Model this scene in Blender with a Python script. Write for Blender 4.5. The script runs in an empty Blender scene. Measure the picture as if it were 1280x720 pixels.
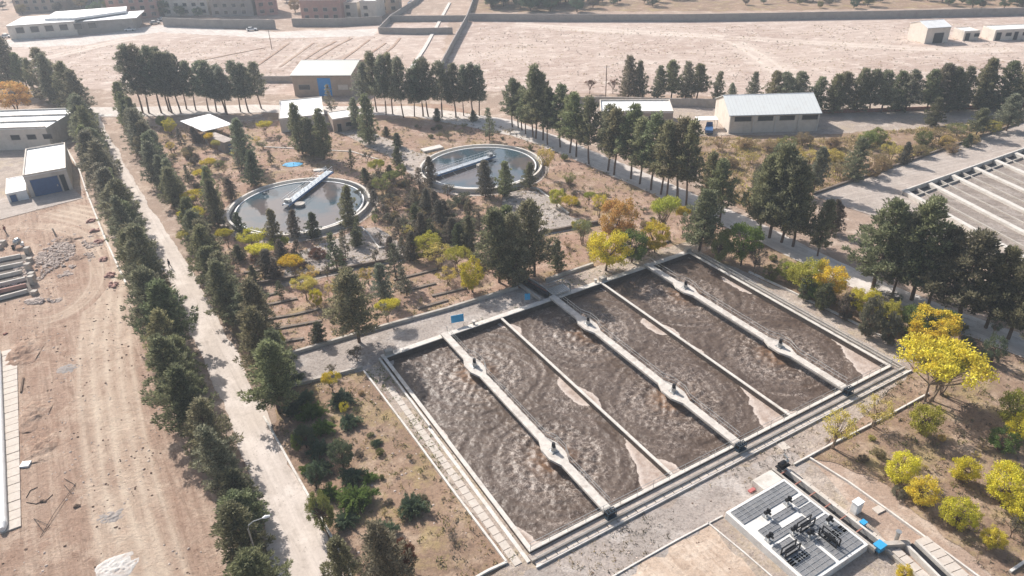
import bpy, math, random
from mathutils import Vector, Matrix, noise
from math import sin, cos, pi, radians
C = bpy.context.scene.collection
RND = random.Random(7)

# ---------------------------------------------------------------- camera
F_PX, PITCH, ROLL, HC = 911.8, .5361, -.03232, 60.0
_F = Vector((0, cos(PITCH), -sin(PITCH))); _R0 = Vector((1, 0, 0)); _U0 = _R0.cross(_F)
_R = cos(ROLL)*_R0 + sin(ROLL)*_U0; _U = -sin(ROLL)*_R0 + cos(ROLL)*_U0
cam = bpy.data.cameras.new('camera'); camo = bpy.data.objects.new('camera', cam); C.objects.link(camo)
m3 = Matrix((_R, _U, -_F)).transposed()
camo.matrix_world = Matrix.Translation((0, 0, HC)) @ m3.to_4x4()
cam.sensor_width = 36; cam.lens = 36*F_PX/1280; cam.clip_start = 1; cam.clip_end = 12000
bpy.context.scene.camera = camo

# ---------------------------------------------------------------- light
SUN_AZ, SUN_EL = radians(130), radians(38)      # azimuth from +X towards +Y
w = bpy.data.worlds.new('World'); bpy.context.scene.world = w; w.use_nodes = True
nt = w.node_tree; bg = nt.nodes['Background']
sky = nt.nodes.new('ShaderNodeTexSky'); sky.sky_type = 'NISHITA'; sky.sun_disc = False
sky.sun_elevation = SUN_EL; sky.sun_rotation = pi/2 - SUN_AZ
sky.dust_density = 3.0; sky.air_density = 1.2
nt.links.new(sky.outputs[0], bg.inputs[0]); bg.inputs[1].default_value = 0.1
sl = bpy.data.lights.new('sun', 'SUN'); sl.energy = 4.9; sl.angle = radians(.55); sl.color = (1, .955, .9)
so = bpy.data.objects.new('sun', sl); C.objects.link(so)
sd = Vector((cos(SUN_AZ)*cos(SUN_EL), sin(SUN_AZ)*cos(SUN_EL), sin(SUN_EL)))
so.rotation_euler = sd.to_track_quat('Z', 'Y').to_euler(); so.location = (-60, 80, 120)
vs = bpy.context.scene.view_settings
vs.view_transform = 'Standard'; vs.look = 'None'; vs.gamma = 1; vs.exposure = 0.5; vs.use_curve_mapping = False

# ---------------------------------------------------------------- geometry helpers
def G(x, y, z=0.0):
    """survey: the world point at height z for a measured picture point (layout of the site plan)"""
    d = _F + _R*((x-640)/F_PX) - _U*((y-360)/F_PX)
    t = (z-HC)/d.z
    return Vector((d.x*t, d.y*t, z))

class MB:
    def __init__(s): s.v = []; s.f = []; s.mi = []
    def add(s, vs_, fs, mi=0):
        n = len(s.v); s.v += [tuple(v) for v in vs_]; s.f += [tuple(i+n for i in f) for f in fs]; s.mi += [mi]*len(fs); return s
    def prism(s, pts, z0, z1, mi=0):
        n = len(pts)
        a = sum(pts[i][0]*pts[(i+1) % n][1]-pts[(i+1) % n][0]*pts[i][1] for i in range(n))
        if a < 0: pts = list(pts)[::-1]
        v = [(p[0], p[1], z0) for p in pts]+[(p[0], p[1], z1) for p in pts]
        f = [tuple(range(n))[::-1], tuple(range(n, 2*n))]+[(i, (i+1) % n, n+(i+1) % n, n+i) for i in range(n)]
        return s.add(v, f, mi)
    def box(s, x0, y0, z0, x1, y1, z1, mi=0):
        return s.prism([(x0, y0), (x1, y0), (x1, y1), (x0, y1)], z0, z1, mi)
    def bar(s, p, q, w_, z0, z1, ext=0, mi=0):
        p = Vector(p[:2]); q = Vector(q[:2]); d = (q-p).normalized(); n = Vector((-d.y, d.x))*w_/2
        p = p-d*ext; q = q+d*ext
        return s.prism([p-n, q-n, q+n, p+n], z0, z1, mi)
    def tube(s, pts, rad, n=6, mi=0, cap=True):
        pts = [Vector(p) for p in pts]
        if not isinstance(rad, (list, tuple)): rad = [rad]*len(pts)
        vv = []; up = Vector((0, 0, 1))
        for i, p in enumerate(pts):
            d = (pts[min(i+1, len(pts)-1)]-pts[max(i-1, 0)]).normalized()
            a = d.cross(up)
            if a.length < .05: a = d.cross(Vector((1, 0, 0)))
            a.normalize(); b = d.cross(a)
            for k in range(n): vv.append(p+(a*cos(2*pi*k/n)+b*sin(2*pi*k/n))*rad[i])
        ff = []
        for i in range(len(pts)-1):
            for k in range(n): ff.append((i*n+k, i*n+(k+1) % n, (i+1)*n+(k+1) % n, (i+1)*n+k))
        if cap: ff += [tuple(range(n)), tuple(range((len(pts)-1)*n, len(pts)*n))[::-1]]
        return s.add(vv, ff, mi)
    def rock(s, c, r, rn, mi=0, fl=.7):
        t = (1+5**.5)/2
        b = [(-1, t, 0), (1, t, 0), (-1, -t, 0), (1, -t, 0), (0, -1, t), (0, 1, t), (0, -1, -t), (0, 1, -t), (t, 0, -1), (t, 0, 1), (-t, 0, -1), (-t, 0, 1)]
        fs = [(0, 11, 5), (0, 5, 1), (0, 1, 7), (0, 7, 10), (0, 10, 11), (1, 5, 9), (5, 11, 4), (11, 10, 2), (10, 7, 6), (7, 1, 8), (3, 9, 4), (3, 4, 2), (3, 2, 6), (3, 6, 8), (3, 8, 9), (4, 9, 5), (2, 4, 11), (6, 2, 10), (8, 6, 7), (9, 8, 1)]
        sx, sy, sz = [rn.uniform(.7, 1.3) for _ in range(3)]; a = rn.uniform(0, 6.3)
        vv = []
        for x, y, z in b:
            k = r/1.9*rn.uniform(.8, 1.15); x, y = x*sx, y*sy
            vv.append((c[0]+(x*cos(a)-y*sin(a))*k, c[1]+(x*sin(a)+y*cos(a))*k, c[2]+z*sz*fl*k))
        return s.add(vv, fs, mi)
    def mesh(s, name, mats, smooth=False):
        me = bpy.data.meshes.new(name); me.from_pydata([tuple(v) for v in s.v], [], s.f)
        for m in (mats if isinstance(mats, (list, tuple)) else [mats]): me.materials.append(m)
        me.polygons.foreach_set('material_index', s.mi)
        if smooth: me.polygons.foreach_set('use_smooth', [True]*len(s.f))
        me.update(); return me
    def build(s, name, mats, parent=None, smooth=False):
        """link as ONE mesh; a top-level mesh gets its origin at its own base centre"""
        loc = Vector((0, 0, 0))
        if parent is None and s.v:
            xs = [v[0] for v in s.v]; ys = [v[1] for v in s.v]; zs = [v[2] for v in s.v]
            loc = Vector(((min(xs)+max(xs))/2, (min(ys)+max(ys))/2, min(zs)))
            s.v = [(v[0]-loc.x, v[1]-loc.y, v[2]-loc.z) for v in s.v]
        elif parent is not None:
            mi = parent.matrix_basis.inverted() if parent.get('wspace') else None
        o = bpy.data.objects.new(name, s.mesh(name, mats, smooth)); C.objects.link(o); o.location = loc
        if parent is not None: o.parent = parent
        return o

def tag(o, label=None, cat=None, group=None, kind=None):
    if label: o['label'] = label
    if cat: o['category'] = cat
    if group: o['group'] = group
    if kind: o['kind'] = kind
    return o
def thing(name, label, cat, loc=(0, 0, 0), rz=0, group=None):
    o = bpy.data.objects.new(name, None); C.objects.link(o); o.location = loc; o.rotation_euler = (0, 0, rz)
    o.empty_display_size = .5
    return tag(o, label, cat, group)
def bevel(o, w_=.03):
    b = o.modifiers.new('bevel', 'BEVEL'); b.width = w_; b.segments = 2; b.limit_method = 'ANGLE'; return o

# ---------------------------------------------------------------- materials
def newmat(name):
    m = bpy.data.materials.new(name); m.use_nodes = True; t = m.node_tree
    return m, t, t.nodes['Principled BSDF']
def N(t, kind, **kw):
    n = t.nodes.new(kind)
    for k, v in kw.items():
        if k in n.inputs: n.inputs[k].default_value = v
        else: setattr(n, k, v)
    return n
def noise_fac(t, vec, scale, detail=5, rough=.6, lo=.35, hi=.65, dist=0):
    n = N(t, 'ShaderNodeTexNoise', Scale=scale, Detail=detail, Roughness=rough, Distortion=dist)
    t.links.new(vec, n.inputs['Vector'])
    r = N(t, 'ShaderNodeMapRange'); r.inputs[1].default_value = lo; r.inputs[2].default_value = hi
    t.links.new(n.outputs[0], r.inputs[0]); return r.outputs[0]
def mixc(t, fac, a, b, blend='MIX'):
    n = t.nodes.new('ShaderNodeMix'); n.data_type = 'RGBA'; n.blend_type = blend
    for sock, v in ((n.inputs[0], fac), (n.inputs[6], a), (n.inputs[7], b)):
        if hasattr(v, 'is_linked') or hasattr(v, 'links'): t.links.new(v, sock)
        elif isinstance(v, (int, float)): sock.default_value = v
        else: sock.default_value = (*v[:3], 1)
    return n.outputs[2]
def world_pos(t):
    return N(t, 'ShaderNodeNewGeometry').outputs['Position']
def mul(t, a, b):
    n = N(t, 'ShaderNodeMath', operation='MULTIPLY'); t.links.new(a, n.inputs[0])
    if isinstance(b, (int, float)): n.inputs[1].default_value = b
    else: t.links.new(b, n.inputs[1])
    return n.outputs[0]

def soil(name, base, alt, pale, dark, streak=None, grass=None, rough=.95, bump=.5, big=.05, grit=.45, wear=None):
    """bare earth: big tonal areas, mid mottling, grit and stones; optional streaks along an angle, dry grass tint,
    and wear (attribute 'wear': where wheels have rubbed the soil pale)"""
    m, t, b = newmat(name); P = world_pos(t)
    dark = tuple(x*.78 for x in dark); pale = tuple(min(.75, x*1.1) for x in pale)
    c = mixc(t, noise_fac(t, P, big, 6, .62, .42, .58), base, alt)
    c = mixc(t, mul(t, noise_fac(t, P, .22, 8, .72, .50, .62), .75), c, pale)
    c = mixc(t, mul(t, noise_fac(t, P, .9, 8, .8, .52, .66), .65), c, dark)
    if grass: c = mixc(t, mul(t, noise_fac(t, P, .16, 9, .8, .5, .62), .75), c, grass)
    bsrc = noise_fac(t, P, 1.2, 9, .8, .2, .8)
    if streak is not None:
        mp = N(t, 'ShaderNodeMapping'); mp.inputs['Rotation'].default_value = (0, 0, -streak)
        mp2 = N(t, 'ShaderNodeMapping'); mp2.inputs['Scale'].default_value = (.05, .8, 1)
        t.links.new(P, mp.inputs[0]); t.links.new(mp.outputs[0], mp2.inputs[0])
        s1 = noise_fac(t, mp2.outputs[0], 1.0, 7, .7, .48, .66, .2)
        c = mixc(t, mul(t, s1, .6), c, pale)
        mp3 = N(t, 'ShaderNodeMapping'); mp3.inputs['Scale'].default_value = (.12, 1.7, 1); mp3.inputs['Location'].default_value = (31, 7, 0)
        t.links.new(mp.outputs[0], mp3.inputs[0])
        s2 = noise_fac(t, mp3.outputs[0], 1.0, 6, .7, .5, .72, .2)
        c = mixc(t, mul(t, s2, .55), c, dark)
    g = noise_fac(t, P, 3.2, 6, .85, .5, .64)
    c = mixc(t, mul(t, g, grit), c, [x*.8 for x in dark])
    g2_ = noise_fac(t, P, 2.3, 6, .85, .56, .66)
    c = mixc(t, mul(t, g2_, grit*.8), c, pale)
    v = N(t, 'ShaderNodeTexVoronoi', Scale=2.0); t.links.new(P, v.inputs['Vector'])
    r = N(t, 'ShaderNodeMapRange'); r.inputs[1].default_value = .2; r.inputs[2].default_value = .1
    t.links.new(v.outputs[0], r.inputs[0])
    c = mixc(t, mul(t, mul(t, r.outputs[0], noise_fac(t, P, .25, 3, .6, .48, .6)), .8), c, dark)
    if wear:
        at = N(t, 'ShaderNodeAttribute', attribute_name='wear'); nf = noise_fac(t, P, .8, 7, .75, .2, .5)
        c = mixc(t, mul(t, at.outputs['Fac'], nf), c, wear)
    t.links.new(c, b.inputs['Base Color']); b.inputs['Roughness'].default_value = rough
    b.inputs['Specular IOR Level'].default_value = .15
    bp = N(t, 'ShaderNodeBump', Strength=bump, Distance=.35); t.links.new(bsrc, bp.inputs['Height']); t.links.new(bp.outputs[0], b.inputs['Normal'])
    return m
def plain(name, col, rough=.7, metal=0, var=.12, scale=2., stain=None, bump=0, spec=.3):
    m, t, b = newmat(name); P = world_pos(t)
    c = mixc(t, mul(t, noise_fac(t, P, scale, 6, .7, .3, .7), 1.0), [x*(1-var) for x in col], [min(1, x*(1+var)) for x in col])
    if stain: c = mixc(t, mul(t, noise_fac(t, P, scale*.35, 7, .75, .5, .68), .7), c, stain)
    t.links.new(c, b.inputs['Base Color']); b.inputs['Roughness'].default_value = rough; b.inputs['Metallic'].default_value = metal
    b.inputs['Specular IOR Level'].default_value = spec
    if bump:
        bp = N(t, 'ShaderNodeBump', Strength=bump, Distance=.05); t.links.new(noise_fac(t, P, scale*6, 5, .7, .2, .8), bp.inputs['Height']); t.links.new(bp.outputs[0], b.inputs['Normal'])
    return m
def corrugated(name, col, ang, pitch=.9, stain=(.5, .45, .4)):
    m, t, b = newmat(name); P = world_pos(t)
    mp = N(t, 'ShaderNodeMapping'); mp.inputs['Rotation'].default_value = (0, 0, -ang); t.links.new(P, mp.inputs[0])
    wv = N(t, 'ShaderNodeTexWave', Scale=1/pitch*.5); wv.bands_direction = 'X'; wv.wave_profile = 'SAW'
    t.links.new(mp.outputs[0], wv.inputs['Vector'])
    c = mixc(t, mul(t, noise_fac(t, P, .5, 6, .7, .5, .75), .35), col, stain)
    r = N(t, 'ShaderNodeMapRange'); r.inputs[1].default_value = .86; r.inputs[2].default_value = .97; t.links.new(wv.outputs[1], r.inputs[0])
    c = mixc(t, mul(t, r.outputs[0], .35), c, [x*.45 for x in col])
    t.links.new(c, b.inputs['Base Color']); b.inputs['Roughness'].default_value = .55
    bp = N(t, 'ShaderNodeBump', Strength=.5, Distance=.08); t.links.new(wv.outputs[1], bp.inputs['Height']); t.links.new(bp.outputs[0], b.inputs['Normal'])
    return m
def leafmat(name, var=.35, trans=.3, rough=.6):
    """leaf colour comes from the object's own colour, varied leaf by leaf and clump by clump"""
    m, t, b = newmat(name); oi = N(t, 'ShaderNodeObjectInfo'); g = N(t, 'ShaderNodeNewGeometry'); tc = N(t, 'ShaderNodeTexCoord')
    r = N(t, 'ShaderNodeMapRange'); r.inputs[3].default_value = 1-var; r.inputs[4].default_value = 1+var
    t.links.new(g.outputs['Random Per Island'], r.inputs[0])
    hs = N(t, 'ShaderNodeHueSaturation'); t.links.new(oi.outputs['Color'], hs.inputs['Color']); t.links.new(r.outputs[0], hs.inputs['Value'])
    h2 = N(t, 'ShaderNodeMapRange'); h2.inputs[3].default_value = .49; h2.inputs[4].default_value = .51
    t.links.new(noise_fac(t, tc.outputs['Object'], .9, 3, .6, .3, .7), h2.inputs[0]); t.links.new(h2.outputs[0], hs.inputs['Hue'])
    h3 = N(t, 'ShaderNodeMapRange'); h3.inputs[3].default_value = .8; h3.inputs[4].default_value = 1.15
    t.links.new(oi.outputs['Random'], h3.inputs[0])
    hs2 = N(t, 'ShaderNodeHueSaturation'); t.links.new(hs.outputs[0], hs2.inputs['Color']); t.links.new(h3.outputs[0], hs2.inputs['Value'])
    fin = hs2.outputs[0]
    if name == 'leaves':
        fin = mixc(t, mul(t, noise_fac(t, tc.outputs['Object'], 1.3, 4, .7, .5, .66), .45), fin, (.22, .23, .07))
    t.links.new(fin, b.inputs['Base Color']); b.inputs['Roughness'].default_value = rough
    b.inputs['Specular IOR Level'].default_value = .2
    tr = N(t, 'ShaderNodeBsdfTranslucent'); t.links.new(fin, tr.inputs['Color'])
    mx = N(t, 'ShaderNodeMixShader'); mx.inputs[0].default_value = trans
    t.links.new(b.outputs[0], mx.inputs[1]); t.links.new(tr.outputs[0], mx.inputs[2])
    t.links.new(mx.outputs[0], t.nodes['Material Output'].inputs[0])
    return m

ROAD_DIR = (G(345, 540)-G(427, 695)); ROAD_ANG = math.atan2(ROAD_DIR.y, ROAD_DIR.x)
M = {}
M['ground'] = soil('ground_soil', (.40, .29, .225), (.33, .245, .19), (.52, .42, .345), (.22, .165, .125), big=.03)
M['field'] = soil('field_soil', (.42, .31, .255), (.52, .41, .345), (.62, .53, .465), (.27, .195, .155), streak=radians(8), big=.018, wear=(.66, .57, .49))
M['work'] = soil('worksite_soil', (.40, .265, .195), (.47, .335, .255), (.56, .43, .335), (.24, .15, .105), streak=ROAD_ANG, big=.05, bump=.9, wear=(.70, .58, .46))
M['track'] = soil('track_soil', (.56, .44, .345), (.50, .38, .29), (.64, .53, .43), (.38, .27, .2), streak=ROAD_ANG, big=.07)
M['garden'] = soil('garden_soil', (.32, .215, .15), (.25, .17, .12), (.43, .32, .235), (.12, .08, .06), grass=(.38, .29, .14), big=.08)
M['garden2'] = soil('pink_garden_soil', (.37, .24, .18), (.30, .20, .145), (.47, .35, .275), (.14, .095, .07), grass=(.36, .27, .14), big=.08)
M['gravel'] = soil('gravel_soil', (.44, .36, .30), (.38, .31, .265), (.54, .465, .40), (.24, .19, .16), big=.1, grass=(.47, .38, .26), bump=.6, grit=.6)
M['stony'] = soil('stony_soil', (.36, .31, .275), (.41, .35, .31), (.50, .45, .41), (.2, .17, .15), big=.12, grit=.7)
M['road'] = soil('road_surface', (.55, .48, .425), (.51, .44, .385), (.60, .53, .475), (.42, .355, .30), streak=ROAD_ANG, big=.06, bump=.12, grit=.25)
M['asphalt'] = soil('pale_asphalt', (.56, .50, .45), (.51, .455, .41), (.62, .57, .52), (.42, .36, .32), streak=radians(-55), big=.08, bump=.1, grit=.25)
M['pad'] = soil('pad_concrete', (.44, .375, .33), (.40, .34, .295), (.50, .44, .39), (.31, .255, .22), streak=radians(20), big=.06, grit=.4)
M['conc'] = plain('concrete', (.42, .38, .335), .85, 0, .18, 1.2, (.27, .225, .18), .3)
M['concl'] = plain('pale_concrete', (.58, .54, .49), .85, 0, .12, 1.5, (.38, .33, .27), .3)
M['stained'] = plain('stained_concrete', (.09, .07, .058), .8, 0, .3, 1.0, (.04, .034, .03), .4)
M['weathered'] = plain('weathered_concrete', (.56, .515, .465), .9, 0, .2, 1.6, (.30, .25, .21), .5)
M['slabdeck'] = plain('painted_slab', (.66, .64, .61), .8, 0, .1, 1.2, (.42, .38, .34), .3)
M['kerb'] = plain('kerb_white', (.62, .58, .53), .85, 0, .15, 2, (.4, .34, .28))
M['ledge'] = plain('dark_edging', (.17, .135, .11), .9, 0, .25, 2, (.3, .25, .2), .4)
M['white'] = plain('white_paint', (.80, .79, .77), .6, 0, .05, .6, (.62, .59, .55))
M['tan'] = plain('tan_render', (.42, .33, .26), .9, 0, .1, .8, (.3, .24, .19))
M['cream'] = plain('cream_render', (.62, .56, .49), .9, 0, .08, .8, (.42, .36, .3))
M['wallgrey'] = plain('grey_block', (.32, .29, .265), .9, 0, .12, .8, (.22, .2, .18))
M['brick'] = plain('red_brick', (.30, .135, .10), .9, 0, .25, 3, (.42, .3, .25))
M['pinkbrick'] = plain('pink_brick', (.42, .25, .21), .9, 0, .15, 1, (.33, .24, .21))
M['blue'] = plain('blue_paint', (.035, .26, .62), .45, 0, .1, 2)
M['bluemid'] = plain('weathered_blue', (.06, .17, .36), .6, 0, .2, 2, (.25, .28, .3))
M['bridgegrey'] = plain('bridge_grating', (.42, .46, .50), .6, .2, .15, 2, (.28, .3, .33))
M['winch'] = plain('winch_paint', (.035, .06, .085), .5, .2, .3, 3)
M['bluedk'] = plain('dark_blue_paint', (.03, .09, .22), .5, 0, .15, 2)
M['sign'] = plain('sign_blue', (.045, .32, .58), .4, 0, .05, 2)
M['dark'] = plain('opening_shade', (.03, .032, .036), .6, 0, .2, 2)  # near-black colour stands in for the shade inside openings and recesses
M['black'] = plain('black_steel', (.025, .025, .028), .45, .4, .2, 4)
M['steel'] = plain('galvanised_steel', (.42, .42, .41), .4, .6, .12, 3)
M['glass'] = plain('dark_glass', (.03, .04, .05), .08, 0, .1, 1, spec=.6)
M['bark'] = plain('bark', (.14, .095, .07), .95, 0, .3, 5)
M['palebark'] = plain('pale_bark', (.24, .18, .13), .95, 0, .3, 5)
M['sand'] = soil('bed_sand', (.26, .215, .185), (.30, .255, .22), (.38, .33, .295), (.14, .11, .09), streak=radians(-28), big=.2, grit=.6)
M['panel'] = plain('panel_dark', (.17, .17, .175), .5, 0, .35, .8, (.30, .285, .27), spec=.5)
M['red'] = plain('red_paint', (.42, .14, .13), .7)
M['rubble'] = plain('rubble', (.52, .43, .37), .95, 0, .3, 1.5, (.28, .2, .16))
M['plaster'] = plain('plaster_pile', (.54, .51, .48), .95, 0, .25, 1.8, (.40, .29, .22), .8)
M['greygravel'] = plain('grey_gravel', (.30, .27, .25), .95, 0, .25, 3, (.45, .33, .25), .8)
M['rubber'] = plain('rubber', (.02, .02, .02), .9)
M['carwhite'] = plain('white_car_paint', (.75, .75, .74), .25, 0, .03, 1, spec=.5)
M['skin'] = plain('skin', (.4, .24, .17), .6); M['cloth'] = plain('dark_cloth', (.035, .035, .045), .9)
M['redcloth'] = plain('rust_cloth', (.22, .06, .04), .9); M['jeans'] = plain('grey_trousers', (.06, .065, .08), .9); M['hair'] = plain('hair', (.015, .012, .01), .8)
M['cloud'] = M['white']
M['pine'] = leafmat('pine_needles', .5, .42); M['leaf'] = leafmat('leaves', .3, .35)
M['roofW1'] = corrugated('roof_grey_green', (.42, .43, .38), 0); M['roofWR'] = corrugated('roof_white', (.72, .73, .70), 0, 1.4)
M['slab'] = plain('slab_pale', (.52, .46, .40), .85, 0, .12, 2, (.45, .38, .32), .2)

# the aerated liquor: brown-grey, rippled; vertex colour 'churn' holds where foam and churned sludge lie
def liquor():
    m, t, b = newmat('sludge_liquor'); P = world_pos(t)
    at = N(t, 'ShaderNodeAttribute', attribute_name='churn')
    sp = N(t, 'ShaderNodeSeparateColor'); t.links.new(at.outputs['Color'], sp.inputs[0])
    c = mixc(t, noise_fac(t, P, .25, 5, .6, .35, .65), (.070, .046, .033), (.105, .073, .054))
    fl = noise_fac(t, P, 3.0, 6, .8, .535, .60, 1.6)          # pale flecks: foam, plus wave glints painted into the colour
    dens = noise_fac(t, P, .16, 4, .6, .42, .62)
    c = mixc(t, mul(t, mul(t, fl, dens), .75), c, (.42, .35, .31))
    c = mixc(t, mul(t, sp.outputs[0], noise_fac(t, P, 1.2, 5, .75, .35, .6)), c, (.19, .11, .065))
    c = mixc(t, mul(t, sp.outputs[1], noise_fac(t, P, 1.9, 6, .8, .5, .6, 1.2)), c, (.46, .385, .33))
    # scum: pale crisp rim, browner dried middle, ragged edge
    n1 = noise_fac(t, P, 1.4, 7, .75, .2, .8)
    ad = N(t, 'ShaderNodeMath', operation='ADD'); t.links.new(sp.outputs[2], ad.inputs[0]); t.links.new(mul(t, n1, .42), ad.inputs[1])
    mr = N(t, 'ShaderNodeMapRange'); mr.inputs[1].default_value = .46; mr.inputs[2].default_value = .54; t.links.new(ad.outputs[0], mr.inputs[0])
    mr2 = N(t, 'ShaderNodeMapRange'); mr2.inputs[1].default_value = .35; mr2.inputs[2].default_value = .95; t.links.new(sp.outputs[2], mr2.inputs[0])
    fc = mixc(t, mul(t, mr2.outputs[0], noise_fac(t, P, .9, 6, .75, .3, .6)), (.54, .46, .405), (.33, .25, .205))
    fc = mixc(t, mul(t, noise_fac(t, P, 3.5, 6, .8, .5, .65), .5), fc, (.25, .19, .155))
    c = mixc(t, mr.outputs[0], c, fc)
    t.links.new(c, b.inputs['Base Color']); b.inputs['Specular IOR Level'].default_value = .32
    rr_ = N(t, 'ShaderNodeMapRange'); rr_.inputs[3].default_value = .42; rr_.inputs[4].default_value = .9; t.links.new(mr.outputs[0], rr_.inputs[0]); t.links.new(rr_.outputs[0], b.inputs['Roughness'])
    v = N(t, 'ShaderNodeTexNoise', Scale=2.8, Detail=5, Roughness=.6, Distortion=.8); t.links.new(P, v.inputs['Vector'])
    bp = N(t, 'ShaderNodeBump', Strength=.6, Distance=.14); t.links.new(v.outputs[0], bp.inputs['Height']); t.links.new(bp.outputs[0], b.inputs['Normal'])
    return m
M['liquor'] = liquor()
M['foam'] = soil('scum_foam', (.52, .43, .375), (.46, .37, .32), (.6, .52, .46), (.32, .24, .2), big=.3, bump=.7, grit=.7)
def clear_water():
    m, t, b = newmat('clarifier_water'); P = world_pos(t)
    c = mixc(t, noise_fac(t, P, .09, 4, .6, .42, .58), (.045, .075, .095), (.12, .10, .095))
    t.links.new(c, b.inputs['Base Color']); b.inputs['Roughness'].default_value = .04; b.inputs['Specular IOR Level'].default_value = .9; b.inputs['IOR'].default_value = 1.45
    v = N(t, 'ShaderNodeTexNoise', Scale=1.2, Detail=3); t.links.new(P, v.inputs['Vector'])
    bp = N(t, 'ShaderNodeBump', Strength=.06, Distance=.1); t.links.new(v.outputs[0], bp.inputs['Height']); t.links.new(bp.outputs[0], b.inputs['Normal'])
    return m
M['water'] = clear_water()

# ---------------------------------------------------------------- ground, zones, roads
from mathutils.geometry import tessellate_polygon
BO = Vector((-18.02, 82.36)); BY = .5186; BW = 9.328; BL = 38.357
def B(u, v):
    """basin frame: u metres along the back wall, v metres towards the front wall"""
    return Vector((BO.x+u*cos(BY)+v*sin(BY), BO.y+u*sin(BY)-v*cos(BY)))
HOLE = [B(-.1, -.1), B(6*BW+.1, -.1), B(6*BW+.1, BL+.1), B(-.1, BL+.1)]
def sheet(name, loops, z, mat):
    tri = tessellate_polygon([[Vector((p[0], p[1], 0)) for p in lp] for lp in loops])
    v = [(p[0], p[1], z) for lp in loops for p in lp]; fs = []
    for a, b, c in tri:
        A, B_, C_ = Vector(v[a]), Vector(v[b]), Vector(v[c])
        fs.append((a, b, c) if (B_-A).cross(C_-A).z > 0 else (a, c, b))
    mb = MB(); mb.add(v, fs); o = mb.build(name, mat); o['kind'] = 'structure'; return o
_layer = [0]
def patch(name, pts, mat, jit=.35, step=.7, world=False, hole=False):
    """a soil zone: a sheet with an irregular natural edge; each lies a few mm above the previous"""
    _layer[0] += 1; z = .003*_layer[0]+.006
    P_ = [Vector(p).to_2d() if world else G(*p).to_2d() for p in pts]; out = []
    rn = random.Random(len(pts)*31+_layer[0])
    for i, p in enumerate(P_):
        q = P_[(i+1) % len(P_)]; L = (q-p).length; n = max(1, min(160, int(L/step))); d = (q-p)/max(L, 1e-6); nn = Vector((-d.y, d.x))
        for k in range(n):
            s = p+(q-p)*k/n
            if jit: s = s+nn*(noise.noise(Vector((s.x*.13, s.y*.13, _layer[0])))*jit*2.2+noise.noise(Vector((s.x*.6, s.y*.6, _layer[0])))*jit*1.2+rn.uniform(-.22, .22)*jit)
            out.append(s)
    return sheet(name, [out]+([HOLE] if hole else []), z, mat)
sheet('ground', [[(-400, 20), (-400, 600), (400, 600), (400, 20)], HOLE], 0, M['ground'])
_gm = MB()
for x0, y0, x1, y1 in ((-5000, 600, 5000, 7000), (-5000, -2500, 5000, 20), (-5000, 20, -400, 600), (400, 20, 5000, 600)):
    _gm.add([(x0, y0, 0), (x1, y0, 0), (x1, y1, 0), (x0, y1, 0)], [(0, 1, 2, 3)])
_gm.build('distant_ground', M['ground'])['kind'] = 'structure'

patch('far_field', [(-60, 50), (200, 35), (345, 40), (470, 32), (560, 26), (545, 118), (300, 118), (60, 110), (-60, 90)], M['field'], 1)
patch('far_field', [(575, 26), (900, 24), (1330, 16), (1420, 130), (1000, 122), (720, 116), (550, 112)], M['field'], .5)
patch('far_ground', [(590, 15), (590, -20), (1500, -30), (1500, 5), (900, 14)], M['garden'], 1)
patch('far_road', [(-80, 52), (100, 47), (200, 31), (345, 40), (470, 36), (470, 45), (345, 48), (200, 40), (100, 57), (-80, 62)], M['asphalt'], .8)
patch('worksite_ground', [(-260, 780), (-80, 260), (-40, 232), (70, 248), (108, 238), (150, 345), (205, 470), (270, 640), (312, 790), (300, 1000), (-260, 1000)], M['work'], .4)
patch('yard', [(-60, 180), (80, 170), (104, 236), (60, 248), (-60, 262)], M['gravel'], .4)
def wear_strip(name, pts, W, mat, amount=.9, ruts=((-.95, .16), (.95, .16)), z=None):
    """a worn strip: same soil as around it, rubbed pale where vehicles drive"""
    _layer[0] += 1; z = .003*_layer[0]+.006; P_ = [G(*p).to_2d() for p in pts]
    q = []
    for i in range(len(P_)-1):     # smooth centre line
        p0, p1, p2, p3 = P_[max(i-1, 0)], P_[i], P_[i+1], P_[min(i+2, len(P_)-1)]; n = max(2, int((p2-p1).length/1.0))
        for k in range(n):
            u = k/n; q.append(.5*((2*p1)+(p2-p0)*u+(2*p0-5*p1+4*p2-p3)*u*u+(3*p1-p0-3*p2+p3)*u**3))
    q.append(P_[-1]); nx = 33; v = []; wv = []
    for i, p in enumerate(q):
        d = (q[min(i+1, len(q)-1)]-q[max(i-1, 0)]).normalized(); nn = Vector((-d.y, d.x)); fe = min(1, i/6, (len(q)-1-i)/6)
        for k in range(nx):
            x = W*(2*k/(nx-1)-1); v.append((p.x+nn.x*x, p.y+nn.y*x, z))
            a_ = .5*max(0, 1-(x/(W*.85))**2)**.8*(.75+.5*noise.noise(Vector((p.x*.2, p.y*.2, x*.6))))
            for c_, w__ in ruts: a_ += .55*math.exp(-((x-c_-.3*noise.noise(Vector((i*.05, c_, 0))))/w__)**2)*(.6+.8*abs(noise.noise(Vector((i*.13, c_, 3)))))
            wv.append(min(1, a_)*amount*fe*(0 if k in (0, nx-1) else 1))
    f = [(i*nx+k, i*nx+k+1, (i+1)*nx+k+1, (i+1)*nx+k) for i in range(len(q)-1) for k in range(nx-1)]
    mb = MB(); mb.add(v, f); o = mb.build(name, mat); o['kind'] = 'structure'
    if o.data.polygons[0].normal.z < 0: o.data.flip_normals()
    at = o.data.attributes.new('wear', 'FLOAT', 'POINT'); at.data.foreach_set('value', wv)
R3 = ((-3.2, .32), (-1.5, .36), (.2, .34), (1.9, .38), (3.4, .3))
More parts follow.
